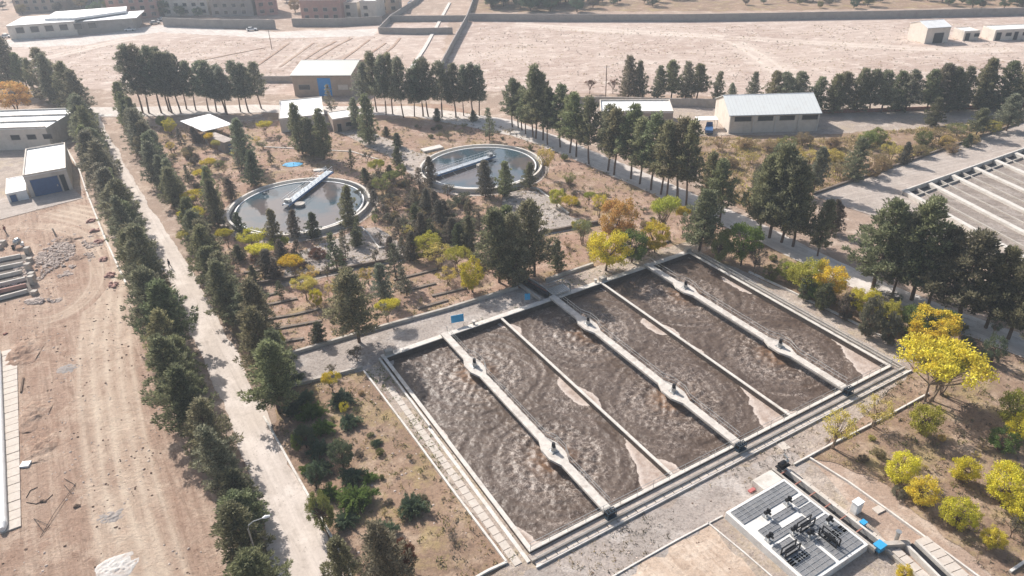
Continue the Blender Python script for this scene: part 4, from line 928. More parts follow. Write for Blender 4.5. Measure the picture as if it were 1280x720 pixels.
# ---------------------------------------------------------------- lamps and poles
def lamp(label, head, H, ang, reach=1.5):
    hp = G(*head, H); bx, by = hp.x-reach*cos(ang), hp.y-reach*sin(ang)
    t = thing('street_lamp', label, 'street lamp', (bx, by, 0), ang)
    mb = MB(); mb.tube([(0, 0, 0), (0, 0, H-.8), (.15, 0, H-.3), (.6, 0, H), (reach-.2, 0, H+.08)], [.1, .07, .06, .05, .045], 8); mb.build('pole', M['steel'], t)
    mb = MB(); mb.tube([(reach-.35, 0, H+.08), (reach-.1, 0, H+.12), (reach+.35, 0, H+.08)], [.07, .17, .1], 8); mb.build('lamp_head', M['white'], t)
lamp('grey street lamp with white head rising from the nearest pine left of the dirt road', (333, 647), 7.5, radians(20), 1.8)
lamp('street lamp with white head showing between the left pines halfway along the dirt road', (184, 316), 7, radians(10))
def pole(label, px, py, H):
    p = G(px, py); t = thing('utility_pole', label, 'pole', p); mb = MB(); mb.tube([(0, 0, -.2), (0, 0, H)], [.14, .09], 8); mb.build('pole', M['bark'], t)
    mb = MB(); mb.box(-.8, -.05, H-.5, .8, .05, H-.4)
    for x in (-.7, 0, .7): mb.tube([(x, 0, H-.4), (x, 0, H-.2)], .05, 6)
    mb.build('crossarm', M['steel'], t)
pole('thin utility pole behind the small flat roofed building', 757, 122, 9)
pole('utility pole in front of the far wall right of the enclosure', 340, 62, 7)

# ---------------------------------------------------------------- cars
def car(label, px, py, rz, paint='carwhite', name='parked_car'):
    p = G(px, py); t = thing(name, label, 'car', p, rz, 'far parked cars')
    prof = [(-2.2, .35), (-2.2, .8), (-2.05, .95), (-1.3, 1.0), (.9, 1.0), (2.1, .82), (2.2, .6), (2.2, .35)]
    mb = MB(); v = [(x, s*.85, z) for s in (-1, 1) for x, z in prof]; n = len(prof)
    mb.add(v, [tuple(range(n)), tuple(range(n, 2*n))[::-1]]+[(i, n+i, n+(i+1) % n, (i+1) % n) for i in range(n)]); bevel(mb.build('body', M[paint], t), .08)
    cab = [(-1.75, 1.0), (-1.2, 1.45), (.2, 1.48), (.95, 1.0)]
    mb = MB(); v = [(x, s*(.78 if z < 1.2 else .62), z) for s in (-1, 1) for x, z in cab]
    mb.add(v, [(0, 1, 2, 3), (7, 6, 5, 4)]+[(i, 4+i, 4+(i+1) % 4, (i+1) % 4) for i in range(4)]); mb.build('windows', M['glass'], t)
    mb = MB(); mb.box(-1.22, -.61, 1.46, .2, .61, 1.52); mb.build('roof', M[paint], t)
    for x in (-1.35, 1.35):
        for y in (-.8, .8):
            mb = MB(); mb.tube([(x, y-.1, .33), (x, y+.1, .33)], .33, 12); mb.build('wheel', M['rubber'], t)
    for y in (-.6, .6):
        mb = MB(); mb.box(2.16, y-.16, .6, 2.23, y+.16, .76); mb.build('headlight', M['steel'], t)
car('white car parked on the far road at the right end of the long white shed', 163, 38.5, .1)
car('silver car parked against the shaded far wall, left of two close together', 194, 30, .5, 'steel')
car('white car parked against the shaded far wall, right of two close together', 204, 25.5, .5)
car('white car parked alone at the right end of the shaded far wall', 315, 38.5, .3)
car('white van like car at the left end of the long white shed', 9, 47, 0)
car('dark car parked on the road beyond the cream houses at the top', 515, 5, .9, 'bluedk')
# truck by the white warehouse
p = G(886, 165); t = thing('small_truck', 'small dark blue truck with white canopy left of the white warehouse', 'truck', p, radians(75))
mb = MB(); mb.box(-2.4, -.9, .5, 1.0, .9, 1.2); mb.build('cargo_bed', M['bluedk'], t)
mb = MB(); mb.prism([(1.05, -.85), (2.6, -.8), (2.6, .8), (1.05, .85)], .5, 1.3); mb.prism([(1.1, -.75), (2.1, -.7), (2.1, .7), (1.1, .75)], 1.3, 1.95); mb.build('cab', M['bluedk'], t)
for x in (-1.5, 1.8):
    for y in (-.85, .85):
        mb = MB(); mb.tube([(x, y-.1, .38), (x, y+.1, .38)], .38, 12); mb.build('wheel', M['rubber'], t)
p = G(882, 160); t = thing('shade_shelter', 'small white flat shelter roof on posts left of the white warehouse', 'shelter', p, 0)
mb = MB(); mb.box(-2.6, -1.5, 2.4, 2.6, 1.5, 2.52); mb.build('roof', M['white'], t)
for x in (-2.4, 2.4):
    for y in (-1.3, 1.3):
        mb = MB(); mb.tube([(x, y, 0), (x, y, 2.4)], .06, 6); mb.build('post', M['steel'], t)

# ---------------------------------------------------------------- people
def person(label, px, py, rz, top, legs, stride=.25):
    p = G(px, py); root = thing('person', label, 'person', p, rz)
    J = [((0, 0, .93), .15), ((0, 0, 1.15), .14), ((0, .0, 1.36), .16), ((0, .01, 1.5), .06), ((0, .02, 1.6), .085), ((0, .02, 1.7), .07),
         ((.1, 0, .86), .1), ((.11, stride*.5, .48), .07), ((.11, stride*.6-.05, .08), .05), ((.11, stride*.6+.12, .04), .045),
         ((-.1, 0, .86), .1), ((-.11, -stride*.2, .48), .07), ((-.11, -stride*.9, .1), .05), ((-.11, -stride*.9+.15, .04), .045),
         ((.2, 0, 1.4), .065), ((.26, -.08, 1.12), .05), ((.25, .04, .88), .038), ((.25, .07, .78), .035),
         ((-.2, 0, 1.4), .065), ((-.26, .05, 1.12), .05), ((-.25, .15, .9), .038), ((-.25, .18, .8), .035)]
    E_ = [(0, 1), (1, 2), (2, 3), (3, 4), (4, 5), (0, 6), (6, 7), (7, 8), (8, 9), (0, 10), (10, 11), (11, 12), (12, 13), (2, 14), (14, 15), (15, 16), (16, 17), (2, 18), (18, 19), (19, 20), (20, 21)]
    me = bpy.data.meshes.new('body'); me.from_pydata([j[0] for j in J], E_, []); o = bpy.data.objects.new('body', me); C.objects.link(o); o.parent = root
    md = o.modifiers.new('skin', 'SKIN'); me.skin_vertices or me.attributes
    if not me.skin_vertices: 
        import bmesh
        bm = bmesh.new(); bm.from_mesh(me); bm.verts.layers.skin.verify(); bm.to_mesh(me); bm.free()
    for i, j in enumerate(J): me.skin_vertices[0].data[i].radius = (j[1], j[1]*(.8 if i < 3 else 1)); me.skin_vertices[0].data[i].use_root = (i == 0)
    s_ = o.modifiers.new('sub', 'SUBSURF'); s_.levels = 2; s_.render_levels = 2
    m, tt, b = newmat('body_'+top); tc = N(tt, 'ShaderNodeTexCoord'); sx = N(tt, 'ShaderNodeSeparateXYZ'); tt.links.new(tc.outputs['Object'], sx.inputs[0])
    cr = N(tt, 'ShaderNodeValToRGB'); cr.color_ramp.interpolation = 'CONSTANT'
    el = cr.color_ramp.elements; el[0].position = 0; el[0].color = (.02, .018, .016, 1); el[1].position = .05; el[1].color = (*legs, 1)
    for pos, col in ((.5, TOPC[top]), (.79, (.4, .24, .17))):
        e = el.new(pos); e.color = (*col, 1)
    dv = N(tt, 'ShaderNodeMath', operation='DIVIDE'); dv.inputs[1].default_value = 1.9; tt.links.new(sx.outputs[2], dv.inputs[0]); tt.links.new(dv.outputs[0], cr.inputs[0]); tt.links.new(cr.outputs[0], b.inputs['Base Color']); b.inputs['Roughness'].default_value = .9
    me.materials.append(m)
    mb = MB()
    mb.tube([(0, .0, 1.66), (0, 0, 1.73), (0, 0, 1.78)], [.1, .1, .05], 10); mb.build('hair', M['hair'], root)
TOPC = {'black': (.02, .02, .025), 'rust': (.2, .05, .035)}
person('person in dark clothes walking along the pale dirt road', 213, 335, radians(160), 'black', (.03, .03, .035))
person('person in a rust coloured top standing at the worksite near the left edge', 8, 292, radians(90), 'rust', (.04, .04, .05), .08)

# ================================================================ vegetation
def blade(mb, p, d, L, w_, up=Vector((0, 0, 1))):
    """one slender needle spray / leaf: a kite-shaped face"""
    s = d.cross(up)
    if s.length < .1: s = d.cross(Vector((1, 0, 0)))
    s = s.normalized()*w_/2
    n = len(mb.v); m_ = p+d*L*.45
    mb.v += [tuple(p), tuple(m_+s), tuple(p+d*L), tuple(m_-s)]; mb.f.append((n, n+1, n+2, n+3)); mb.mi.append(0)
def rvec(rn):
    z = rn.uniform(-1, 1); a = rn.uniform(0, 2*pi); r = math.sqrt(1-z*z); return Vector((r*cos(a), r*sin(a), z))
def tuft(mb, rn, c, axis, size, n, w_):
    for _ in range(n):
        d = (axis*1.0+rvec(rn)*.85).normalized(); blade(mb, c+rvec(rn)*size*.25, d, size*rn.uniform(.7, 1.2), w_*rn.uniform(.7, 1.3), rvec(rn))

def pine_meshes(seed, style):
    """12 m pine: trunk with limbs, an irregular rounded crown built of upturned foxtail lumps of needles"""
    rn = random.Random(seed); H = 12.0
    clear, R0, nb, top, nn, spire = {'tall': (.30, 1.85, 80, .50, 46, .5), 'full': (.05, 2.6, 120, .50, 46, .62), 'broad': (.20, 2.9, 105, .42, 56, .3), 'thin': (.14, 1.6, 58, .75, 36, .7)}[style]
    lean = Vector((rn.uniform(-.04, .04), rn.uniform(-.04, .04)))
    def axis(z): return Vector((lean.x*z+.15*sin(z*.5+seed), lean.y*z+.15*cos(z*.43+seed), z))
    tr = MB(); tr.tube([axis(H*.93*k/8)-Vector((0, 0, .15 if k == 0 else 0)) for k in range(9)], [(.14 if style in ('tall', 'thin') else .2)*(1-.105*k) for k in range(9)], 8)
    cr = MB(); lob = [(rn.uniform(0, 2*pi), rn.uniform(clear, .95)*H, rn.uniform(-.55, .38)) for _ in range(9)]
    for i in range(nb):
        f = ((i+rn.random())/nb)**1.12; z = H*(clear+(.97-clear)*f)
        prof = (1-f)**top*min(1, (f+.12)/.30)**.8*1.12
        a = i*2.399+rn.uniform(-.5, .5); k = rn.uniform(.72, 1.1)*(1 if rn.random() > .3 else rn.uniform(.3, .8))
        for la, lz, ls in lob: k *= 1+ls*math.exp(-((z-lz)/1.2)**2)*max(0, cos(a-la))**2
        L = R0*prof*k+.12; tilt = .15+.8*f; d = Vector((cos(a)*cos(tilt), sin(a)*cos(tilt), sin(tilt)))
        s = axis(max(.3, z-L*sin(tilt)*.5)); e = s+d*L
        if i % 2 == 0 and L > .7: tr.tube([s, s+d*L*.55+Vector((0, 0, .05)), e], [.06, .04, .015], 4, cap=False)
        n_l = 1 if L < .9 else (2 if L < 1.9 else 3)
        for q in range(n_l):
            c = s+d*L*(1-q*.36)+rvec(rn)*.12; up = (d*.55+Vector((0, 0, 1))).normalized(); sz = rn.uniform(.52, .8)*(1.12 if style == 'broad' else 1)*(.85 if style == 'thin' else 1)
            hgt_ = sz*rn.uniform(.9, 1.5)
            for _ in range(int(nn*(.6 if q else .85))):
                o = rvec(rn)*sz*.42*rn.random()**.4; o.z *= .7; t_ = rn.random(); p = c+o+up*hgt_*(t_-.35)*.6
                dd = (o.normalized()*.75*(1-t_*.4)+up*.75+rvec(rn)*.35).normalized(); blade(cr, p, dd, .40*rn.uniform(.7, 1.3), .15*rn.uniform(.7, 1.3), rvec(rn))
    return tr.mesh('trunk', M['bark']), cr.mesh('crown', M['pine'])
def leafy_meshes(seed, style):
    """4 m high garden trees: several rising stems and clumps of small leaves"""
    rn = random.Random(seed); H = 4.0
    st = {'umbrella': (2.3, .72, .55, 56, 95, .125, 3, .95), 'round': (1.9, .55, 1.5, 66, 110, .125, 2, 1.0), 'sparse': (2.0, .62, .95, 44, 34, .14, 4, 1.0),
          'bush': (1.9, .42, 1.3, 60, 95, .12, 5, 1.0), 'column': (1.0, .5, 1.9, 52, 60, .14, 1, 1.0), 'shaggy': (1.3, .5, 1.8, 60, 55, .19, 2, 1)}[style]
    R0, zc, rz_, nc, nl, ls, stems, dens = st; zc *= H; tr = MB(); cr = MB(); cl = []
    lob = [(rn.uniform(0, 2*pi), rn.uniform(-.3, .35)) for _ in range(5)]
    for i in range(nc):
        v = rvec(rn)
        if style == 'umbrella' and v.z < -.15: v.z *= -.4
        v *= rn.uniform(.45, 1)**.4; a = math.atan2(v.y, v.x); k = 1+sum(s*max(0, cos(a-la))**2 for la, s in lob)
        c = Vector((v.x*R0*k, v.y*R0*k, zc+v.z*rz_*(1+.25*rn.uniform(-1, 1)))); c.z = max(.35 if style in ('bush', 'column', 'shaggy') else 1.0, c.z)
        cl.append(c)
    base = [Vector((rn.uniform(-.12, .12)*stems*.5, rn.uniform(-.12, .12)*stems*.5, 0)) for _ in range(stems)]
    for i, b in enumerate(base):
        a = 2*pi*i/stems+rn.random(); fk = b+Vector((cos(a)*.35*(stems > 1), sin(a)*.35*(stems > 1), H*.34)); tr.tube([b-Vector((0, 0, .1)), (b+fk)/2+rvec(rn)*.06, fk], [.09, .075, .06], 6)
        for c in cl[i::stems][:9 if style != 'sparse' else 14]:
            md = (fk+c)/2+Vector((0, 0, -.12)); tr.tube([fk, md, c], [.045, .028, .01], 4, cap=False)
    for c in cl:
        rad = rn.uniform(.38, .62)*(R0/2)**.5
        for _ in range(int(nl*dens)):
            o = rvec(rn)*rn.random()**.45*rad; o.z *= .62
            if style == 'shaggy': blade(cr, c+o, (rvec(rn)*.6+Vector((0, 0, 1))).normalized(), ls*1.9, ls*.55, rvec(rn))
            elif style == 'column': blade(cr, c+o, (rvec(rn)*.6+Vector((0, 0, 1))).normalized(), ls*2.0, ls*.7, rvec(rn))
            else: blade(cr, c+o, (rvec(rn)+Vector((0, 0, .25))).normalized(), ls*rn.uniform(.9, 1.7), ls*.8, rvec(rn))
    return tr.mesh('trunk', M['palebark' if style in ('umbrella', 'sparse') else 'bark']), cr.mesh('crown', M['leaf'])
def bare_meshes(seed):
    rn = random.Random(seed); tr = MB(); cr = MB()
    def grow(p, d, L, r, lv):
        e = p+d*L; tr.tube([p, (p+e)/2+rvec(rn)*L*.05, e], [r, r*.8, r*.6], 5 if lv < 2 else 3, cap=False)
        if lv >= 4:
            for _ in range(4): blade(cr, e+rvec(rn)*.15, rvec(rn), .22, .1, rvec(rn))
            return
        for _ in range(3 if lv else 5):
            grow(e-d*L*rn.uniform(0, .3), (d+rvec(rn)*.62+Vector((0, 0, .18))).normalized(), L*rn.uniform(.62, .85), r*.62, lv+1)
    grow(Vector((0, 0, -.1)), Vector((0, 0, 1)), 1.1, .09, 0)
    return tr.mesh('trunk', M['bark']), cr.mesh('crown', M['leaf'])
def juniper_mesh(seed):
    """spreading juniper, 1 m high, 4 m wide: low arching sprays"""
    rn = random.Random(seed); mb = MB()
    for i in range(90):
        a = rn.uniform(0, 2*pi); L = rn.uniform(.7, 2.05)*(1+.2*sin(a*3+seed)); rise = rn.uniform(.35, 1.2)
        for k in range(12):
            s = (k+1)/12; p = Vector((cos(a)*L*s, sin(a)*L*s, .15+rise*math.sin(min(1, s*1.15)*pi*.72)*.75))
            for _ in range(5):
                d = (Vector((cos(a), sin(a), .45))+rvec(rn)*.7).normalized(); blade(mb, p+rvec(rn)*.14, d, .36, .1, rvec(rn))
    return mb.mesh('shrub', M['leaf'])
def tuft_mesh(seed, n=110, r=.45, h=.55):
    rn = random.Random(seed); mb = MB()
    for _ in range(n):
        d = (rvec(rn)*.8+Vector((0, 0, 1))).normalized(); p = Vector((rn.gauss(0, r*.4), rn.gauss(0, r*.4), .02)); blade(mb, p, d, h*rn.uniform(.5, 1.1), .07, rvec(rn))
    return mb.mesh('tussock', M['leaf'])
PINES = {st: [pine_meshes(11*i+k, st) for i in range(n)] for k, (st, n) in enumerate((('tall', 5), ('full', 6), ('broad', 4), ('thin', 3)))}
LEAFY = {st: [leafy_meshes(100+7*i+k, st) for i in range(n)] for k, (st, n) in enumerate((('umbrella', 4), ('round', 3), ('sparse', 3), ('bush', 4), ('column', 2), ('shaggy', 2)))}
BARE = [bare_meshes(60+i) for i in range(3)]
JUN = [juniper_mesh(70+i) for i in range(3)]; TUF = [tuft_mesh(80+i) for i in range(4)]
COL = dict(pine=(.235, .235, .135), pinegrey=(.25, .25, .17), pinefresh=(.23, .25, .13), yellow=(.68, .565, .07), ygreen=(.42, .40, .07), lime=(.66, .555, .06), olive=(.20, .20, .07), fade=(.56, .47, .14),
           orange=(.66, .43, .14), gold=(.74, .55, .06), green=(.14, .20, .05), cypress=(.14, .15, .085), browng=(.19, .165, .125), tan=(.34, .26, .14), jun=(.12, .165, .10), straw=(.46, .36, .20), russet=(.17, .07, .045), pale=(.26, .28, .10))
tr_rn = random.Random(77)
def tree(kind, meshes, X, H, Wd, col, label, cat='tree', group=None, refH=12.0, refR=None):
    t = thing(kind, label, cat, (X.x, X.y, 0), tr_rn.uniform(0, 2*pi), group); t.scale = (Wd, Wd*tr_rn.uniform(.92, 1.08), H/refH)
    for nm, me in zip(('trunk', 'crown'), meshes):
        o = bpy.data.objects.new(nm, me); C.objects.link(o); o.parent = t; o.color = (*[c*tr_rn.uniform(.92, 1.08) for c in COL[col]], 1)
    return t
def pine(X, H, style, wk, label, group=None, col='pine'):
    return tree('pine_tree', tr_rn.choice(PINES[style]), X, H, wk*(H/12)**.6, col, label, 'pine', group)
def ordn(i): return ['first', 'second', 'third', 'fourth', 'fifth', 'sixth', 'seventh', 'eighth', 'ninth', 'tenth', 'eleventh', 'twelfth', 'thirteenth', 'fourteenth', 'fifteenth', 'sixteenth', 'seventeenth', 'eighteenth', 'nineteenth', 'twentieth'][i] if i < 20 else ('twenty-'+['first', 'second', 'third', 'fourth', 'fifth', 'sixth', 'seventh', 'eighth', 'ninth'][i-20] if i < 29 else ['thirtieth', 'thirty-first', 'thirty-second', 'thirty-third', 'thirty-fourth', 'thirty-fifth', 'thirty-sixth', 'thirty-seventh', 'thirty-eighth', 'thirty-ninth', 'fortieth', 'forty-first', 'forty-second', 'forty-third', 'forty-fourth', 'forty-fifth'][i-29])
def row(pts, sp, H0, H1, style, wk, desc, end, group, col=('pine',), jit=.9, hj=.2):
    P_ = [G(*p) for p in pts]; tot = sum((b-a).length for a, b in zip(P_, P_[1:])); n = int(tot/sp); out = []
    for i in range(n+1):
        s = tot*i/n; k = 0
        while k < len(P_)-2 and s > (P_[k+1]-P_[k]).length: s -= (P_[k+1]-P_[k]).length; k += 1
        a, b = P_[k], P_[k+1]; X = a+(b-a).normalized()*s; X = X+Vector((tr_rn.uniform(-jit, jit), tr_rn.uniform(-jit, jit), 0))
        f = i/n; H = (H0+(H1-H0)*f)*tr_rn.uniform(1-hj, 1+hj)
        out.append((X, H))
    for i, (X, H) in enumerate(out):
        pine(X, H, style if isinstance(style, str) else tr_rn.choice(style), wk*tr_rn.uniform(.85, 1.15), f'{ordn(i)} pine from the {end} of {desc}'.replace('the clump behind the small flat roofed building', 'the clump behind the flat roofed building').replace('from the left end of the clump', 'from the left in the clump'), group, tr_rn.choice(col))
row([(106, 160), (140, 252), (181, 350), (240, 515), (282, 605)], 4.9, 10.5, 10.5, ('full', 'full', 'broad'), 1.28, 'the dense row left of the dirt road', 'far end', 'pines left of the dirt road', ('pine', 'pinegrey'))
row([(294, 640), (313, 690), (328, 745)], 3.9, 6.0, 7.5, ('broad', 'full'), 1.35, 'the young pines beside the dirt road bottom end', 'far end', 'young pines left of the dirt road', ('pine', 'pinefresh'))
row([(158, 150), (190, 205), (224, 258)], 4.6, 10, 9, ('full',), 1.2, 'the far half row right of the dirt road', 'far end', 'pines right of the dirt road', ('pine', 'pinegrey'))
row([(240, 300), (280, 365), (312, 422), (336, 470), (358, 516)], 4.9, 9.2, 9.8, ('full', 'broad'), 1.25, 'the near half row right of the dirt road', 'far end', 'pines right of the dirt road', ('pine',))
row([(20, 112), (64, 128), (86, 136), (104, 143)], 7.5, 15, 13, ('full', 'tall'), 1.4, 'the tall pines behind the left edge hall', 'left end', 'tall pines behind the hall', ('pinegrey',))
BT = [(203, 141, 58), (210, 139, 60), (216, 141, 64), (225, 142, 66), (233, 137, 68), (246, 138, 76), (262, 139, 78), (271, 140, 76), (281, 141, 82), (285, 143, 84), (302, 140, 76), (311, 140, 80), (326, 136, 78), (178, 142, 57), (187, 142, 58)]
def hgt(px, py, ty):
    X = G(px, py); lo, hi = 0, 40
    for _ in range(30):
        m = (lo+hi)/2; d = Vector((X.x, X.y, m-HC)); y = 360-F_PX*d.dot(_U)/d.dot(_F)
        if y > ty: lo = m
        else: hi = m
    return lo
for i, (px, py, ty) in enumerate(sorted(BT)): pine(G(px, py), hgt(px, py, ty), 'tall', 1.45*tr_rn.uniform(.9, 1.1), f'{ordn(i)} pine from the left of the bare trunked row behind the canopy', 'row behind the canopy', 'pinegrey')
CT = [(492, 143, 66), (504, 147, 72), (519, 146, 86), (528, 146, 76), (536, 146, 73), (554, 146, 78), (569, 147, 80), (579, 145, 82), (590, 145, 80), (600, 145, 82), (472, 140, 66), (482, 144, 70), (456, 138, 78)]
for i, (px, py, ty) in enumerate(sorted(CT)): pine(G(px, py), hgt(px, py, ty), 'tall', 1.3*tr_rn.uniform(.9, 1.15), f'{ordn(i)} pine from the left in the row right of the grey roofed warehouse', 'row right of the grey roofed warehouse', 'pinegrey')
MT = [(641, 159, 98), (647, 160, 104), (653, 163, 108), (658, 168, 112), (665, 172, 112), (670, 174, 82), (678, 176, 92), (685, 181, 110), (700, 184, 106), (713, 192, 120), (721, 197, 116), (737, 205, 122), (761, 214, 132), (769, 219, 135), (787, 224, 132), (800, 231, 148), (815, 238, 142), (826, 244, 156), (834, 249, 152), (845, 250, 148), (856, 257, 152), (900, 280, 200), (884, 270, 190)]
for i, (px, py, ty) in enumerate(MT): pine(G(px, py), hgt(px, py, ty), 'tall', 1.38*tr_rn.uniform(.9, 1.15), f'{ordn(i)} pine from the far end of the line beside the access road', 'pines beside the access road')
M2 = [(950, 294, 196, 1.1), (963, 298, 182, 1.2), (977, 304, 196, 1.2), (990, 309, 210, 1.2), (1021, 320, 252, .9), (1092, 362, 250, 1.5), (1116, 372, 268, 1.0), (1137, 375, 250, 1.45), (1160, 380, 285, 1.15), (1197, 399, 292, 1.75), (1230, 410, 312, 1.3), (1258, 424, 320, 1.3), (1288, 440, 338, 1.3)]
for i, (px, py, ty, wk) in enumerate(M2): pine(G(px, py), hgt(px, py, ty), 'broad', wk*.92, f'{ordn(i)} pine from the far end of the broad pines by the drying beds road', 'broad pines beside the access road', 'pine')
row([(786, 124), (830, 124), (872, 124)], 3.6, 11, 10, ('full', 'broad'), 1.25, 'the clump behind the small flat roofed building', 'left end', 'pines behind the flat roofed building', ('pine', 'pinegrey'))
for px, ty, lab in ((896, 90, 'lone pine left of the long white warehouse roof'), (940, 90, 'lone pine directly behind the long white warehouse'), (914, 104, 'small thin pine behind the long white warehouse')):
    pine(G(px, 126), hgt(px, 126, ty), 'full', 1.05, lab, None, 'pinegrey')
row([(968, 136), (1022, 140), (1100, 141), (1180, 140), (1300, 136)], 3.3, 9.3, 13.5, ('full', 'broad'), 1.3, 'the long row above the red brick fence', 'left end', 'pines above the red brick fence', ('pine', 'pinegrey'), jit=1.2, hj=.1)
SP = [(448, 429, 338, 'broad', 1.35, 'pine', 'large dark pine with leaning trunk between the terraces and the basin corner'), (625, 354, 262, 'broad', 1.15, 'pine', 'left pine of the big dark cluster behind the basin'), (645, 357, 266, 'full', 1.1, 'pine', 'middle pine of the big dark cluster behind the basin'),
      (668, 346, 254, 'broad', 1.1, 'pine', 'right pine of the big dark cluster behind the basin'), (634, 340, 258, 'full', 1.1, 'pinefresh', 'pine at the back of the big dark cluster behind the basin'), (697, 338, 300, 'full', .9, 'pine', 'small dark pine right of the big cluster behind the basin'),
      (874, 318, 238, 'broad', 1.25, 'pine', 'large dark pine standing at the far corner of the basin'), (587, 317, 270, 'full', .8, 'cypress', 'dense dark cone shaped tree left of the big dark cluster'),
      (437, 284, 233, 'full', 1.05, 'pine', 'dark pine at the right rim of the nearer clarifier'), (393, 297, 266, 'full', 1.0, 'cypress', 'small round dark pine at the near rim of the nearer clarifier'), (369, 297, 263, 'full', 1.0, 'browng', 'brownish dark pine at the near rim of the nearer clarifier'),
      (346, 312, 262, 'full', .85, 'pine', 'narrow dark pine at the near rim of the nearer clarifier'), (302, 292, 265, 'full', .85, 'cypress', 'small dark pine at the left rim of the nearer clarifier'), (275, 285, 224, 'full', .9, 'cypress', 'tall narrow dark conifer left of the nearer clarifier'),
      (268, 262, 208, 'full', .9, 'pine', 'tall narrow dark conifer behind the left pair of yellow trees'), (308, 208, 148, 'full', 1.1, 'pinegrey', 'grey green pine right of the white canopy'), (320, 232, 188, 'full', 1.15, 'cypress', 'dark dense pine just above the nearer clarifier left side'),
      (300, 196, 156, 'thin', 1.2, 'pinegrey', 'thin pine between the white canopy and the grey green pine'), (378, 193, 130, 'full', 1.05, 'pine', 'left pine of the pair in front of the pump house'), (405, 200, 136, 'full', 1.1, 'pine', 'right pine of the pair in front of the pump house'),
      (393, 196, 148, 'full', 1.0, 'pine', 'low pine between the pair in front of the pump house'), (462, 180, 118, 'full', 1.15, 'pine', 'large dark pine right of the small tan hut'), (415, 142, 106, 'thin', 1.3, 'pinegrey', 'slim pine in front of the blue door of the grey roofed warehouse'),
      (448, 162, 122, 'full', 1.0, 'pinegrey', 'pine behind the small tan hut'), (607, 246, 200, 'full', 1.05, 'browng', 'left dark pine at the near rim of the farther clarifier'), (631, 246, 202, 'full', 1.05, 'pine', 'right dark pine at the near rim of the farther clarifier'),
      (662, 234, 203, 'full', 1.05, 'pine', 'dark pine at the right rim of the farther clarifier'), (612, 176, 134, 'thin', 1.3, 'pinegrey', 'slim grey pine behind the farther clarifier'), (398, 429, 404, 'full', 1.15, 'cypress', 'small round dark conifer alone on the nearest terrace'),
      (480, 376, 330, 'full', 1.0, 'pinegrey', 'grey green pine right of the large leaning pine'), (508, 370, 334, 'thin', 1.3, 'pinegrey', 'slim blue green pine on the bare terraces'), (319, 358, 332, 'full', .75, 'cypress', 'small dark conifer on the dark wall beside the dirt road pines'),
      (345, 350, 322, 'thin', 1.4, 'browng', 'brownish thin conifer above the dark garden wall'), (525, 248, 210, 'thin', 1.3, 'browng', 'brown grey conifer left of the farther clarifier rim'), (538, 232, 196, 'full', .9, 'browng', 'dark brown conifer touching the farther clarifier rim'),
      (534, 270, 236, 'full', .85, 'browng', 'dark conifer between the two clarifiers, nearest the camera but one'), (553, 288, 250, 'full', 1.0, 'browng', 'brown green pine with bare stem below the farther clarifier'), (527, 300, 266, 'full', .9, 'browng', 'dark grey conifer left of the brown green pine'),
      (500, 305, 272, 'thin', 1.5, 'browng', 'loose brown conifer between gravel beds'), (497, 352, 304, 'thin', 1.4, 'browng', 'slender dark conifer right of the nearer gravel bed'), (515, 326, 290, 'full', .9, 'browng', 'dark brown conifer left of the yellow trees by the terraces'),
      (422, 342, 292, 'thin', 1.3, 'cypress', 'slender dark conifer at the left edge of the nearer gravel bed'), (372, 326, 300, 'thin', 1.5, 'browng', 'low brown conifer below the nearer clarifier, right one'), (352, 330, 300, 'full', .95, 'browng', 'low brown conifer below the nearer clarifier, left one'),
      (497, 206, 184, 'full', 1.1, 'cypress', 'small dark conifer on the path left of the farther clarifier'), (458, 230, 210, 'full', 1.1, 'cypress', 'small dark conifer right of the nearer clarifier bridge foot'), (490, 226, 206, 'full', 1.0, 'cypress', 'small dark conifer among yellow trees between the clarifiers'),
      (470, 262, 238, 'thin', 1.5, 'browng', 'small brown tree right of the nearer clarifier'), (483, 170, 158, 'full', 1.1, 'cypress', 'small dark round conifer below the left end of the warehouse pine row'), (497, 184, 166, 'full', 1.2, 'cypress', 'dark round conifer by the white path to the farther clarifier'),
      (547, 152, 136, 'full', 1.1, 'cypress', 'small dark conifer under the row right of the warehouse, left one'), (592, 152, 138, 'full', 1.1, 'cypress', 'small dark conifer under the row right of the warehouse, right one'), (1017, 242, 184, 'broad', .95, 'pinegrey', 'bluish pine on the scrub strip left of the concrete pad'),
      (1066, 226, 172, 'full', 1.15, 'pine', 'dark pine on the scrub strip above the concrete pad edge'), (1130, 206, 178, 'full', 1.0, 'browng', 'small round brown green tree at the concrete pad edge'), (1220, 172, 136, 'broad', 1.4, 'pine', 'broad low pine on the scrub strip near the right edge'),
      (1258, 164, 118, 'broad', 1.35, 'pinegrey', 'pine with two thin bare stems at the right edge above the pad'), (1164, 158, 122, 'full', 1.3, 'cypress', 'dark dense bush like pine under the long row'), (1208, 184, 168, 'full', 1.1, 'cypress', 'small dark conifer touching the concrete pad edge'),
      (1040, 292, 250, 'full', 1.05, 'browng', 'bushy grey brown conifer at the left corner of the concrete pad'), (966, 236, 180, 'full', 1.2, 'pine', 'dark pine at the left end of the scrub strip'), (948, 262, 206, 'full', 1.2, 'pine', 'dark pine left of the scrub strip by the access road'),
      (486, 742, 655, 'full', 1.2, 'pinegrey', 'bushy pine beside the russet bush at the bottom edge'), (432, 742, 676, 'full', 1.0, 'pine', 'pine cut by the bottom edge next to the white kerb'),
      (8, 92, 62, 'full', 1.2, 'pinegrey', 'pine at the left edge above the orange tree')]
for px, py, ty, st, wk, col, lab in SP: pine(G(px, py), hgt(px, py, ty), st, wk, lab, None, col)

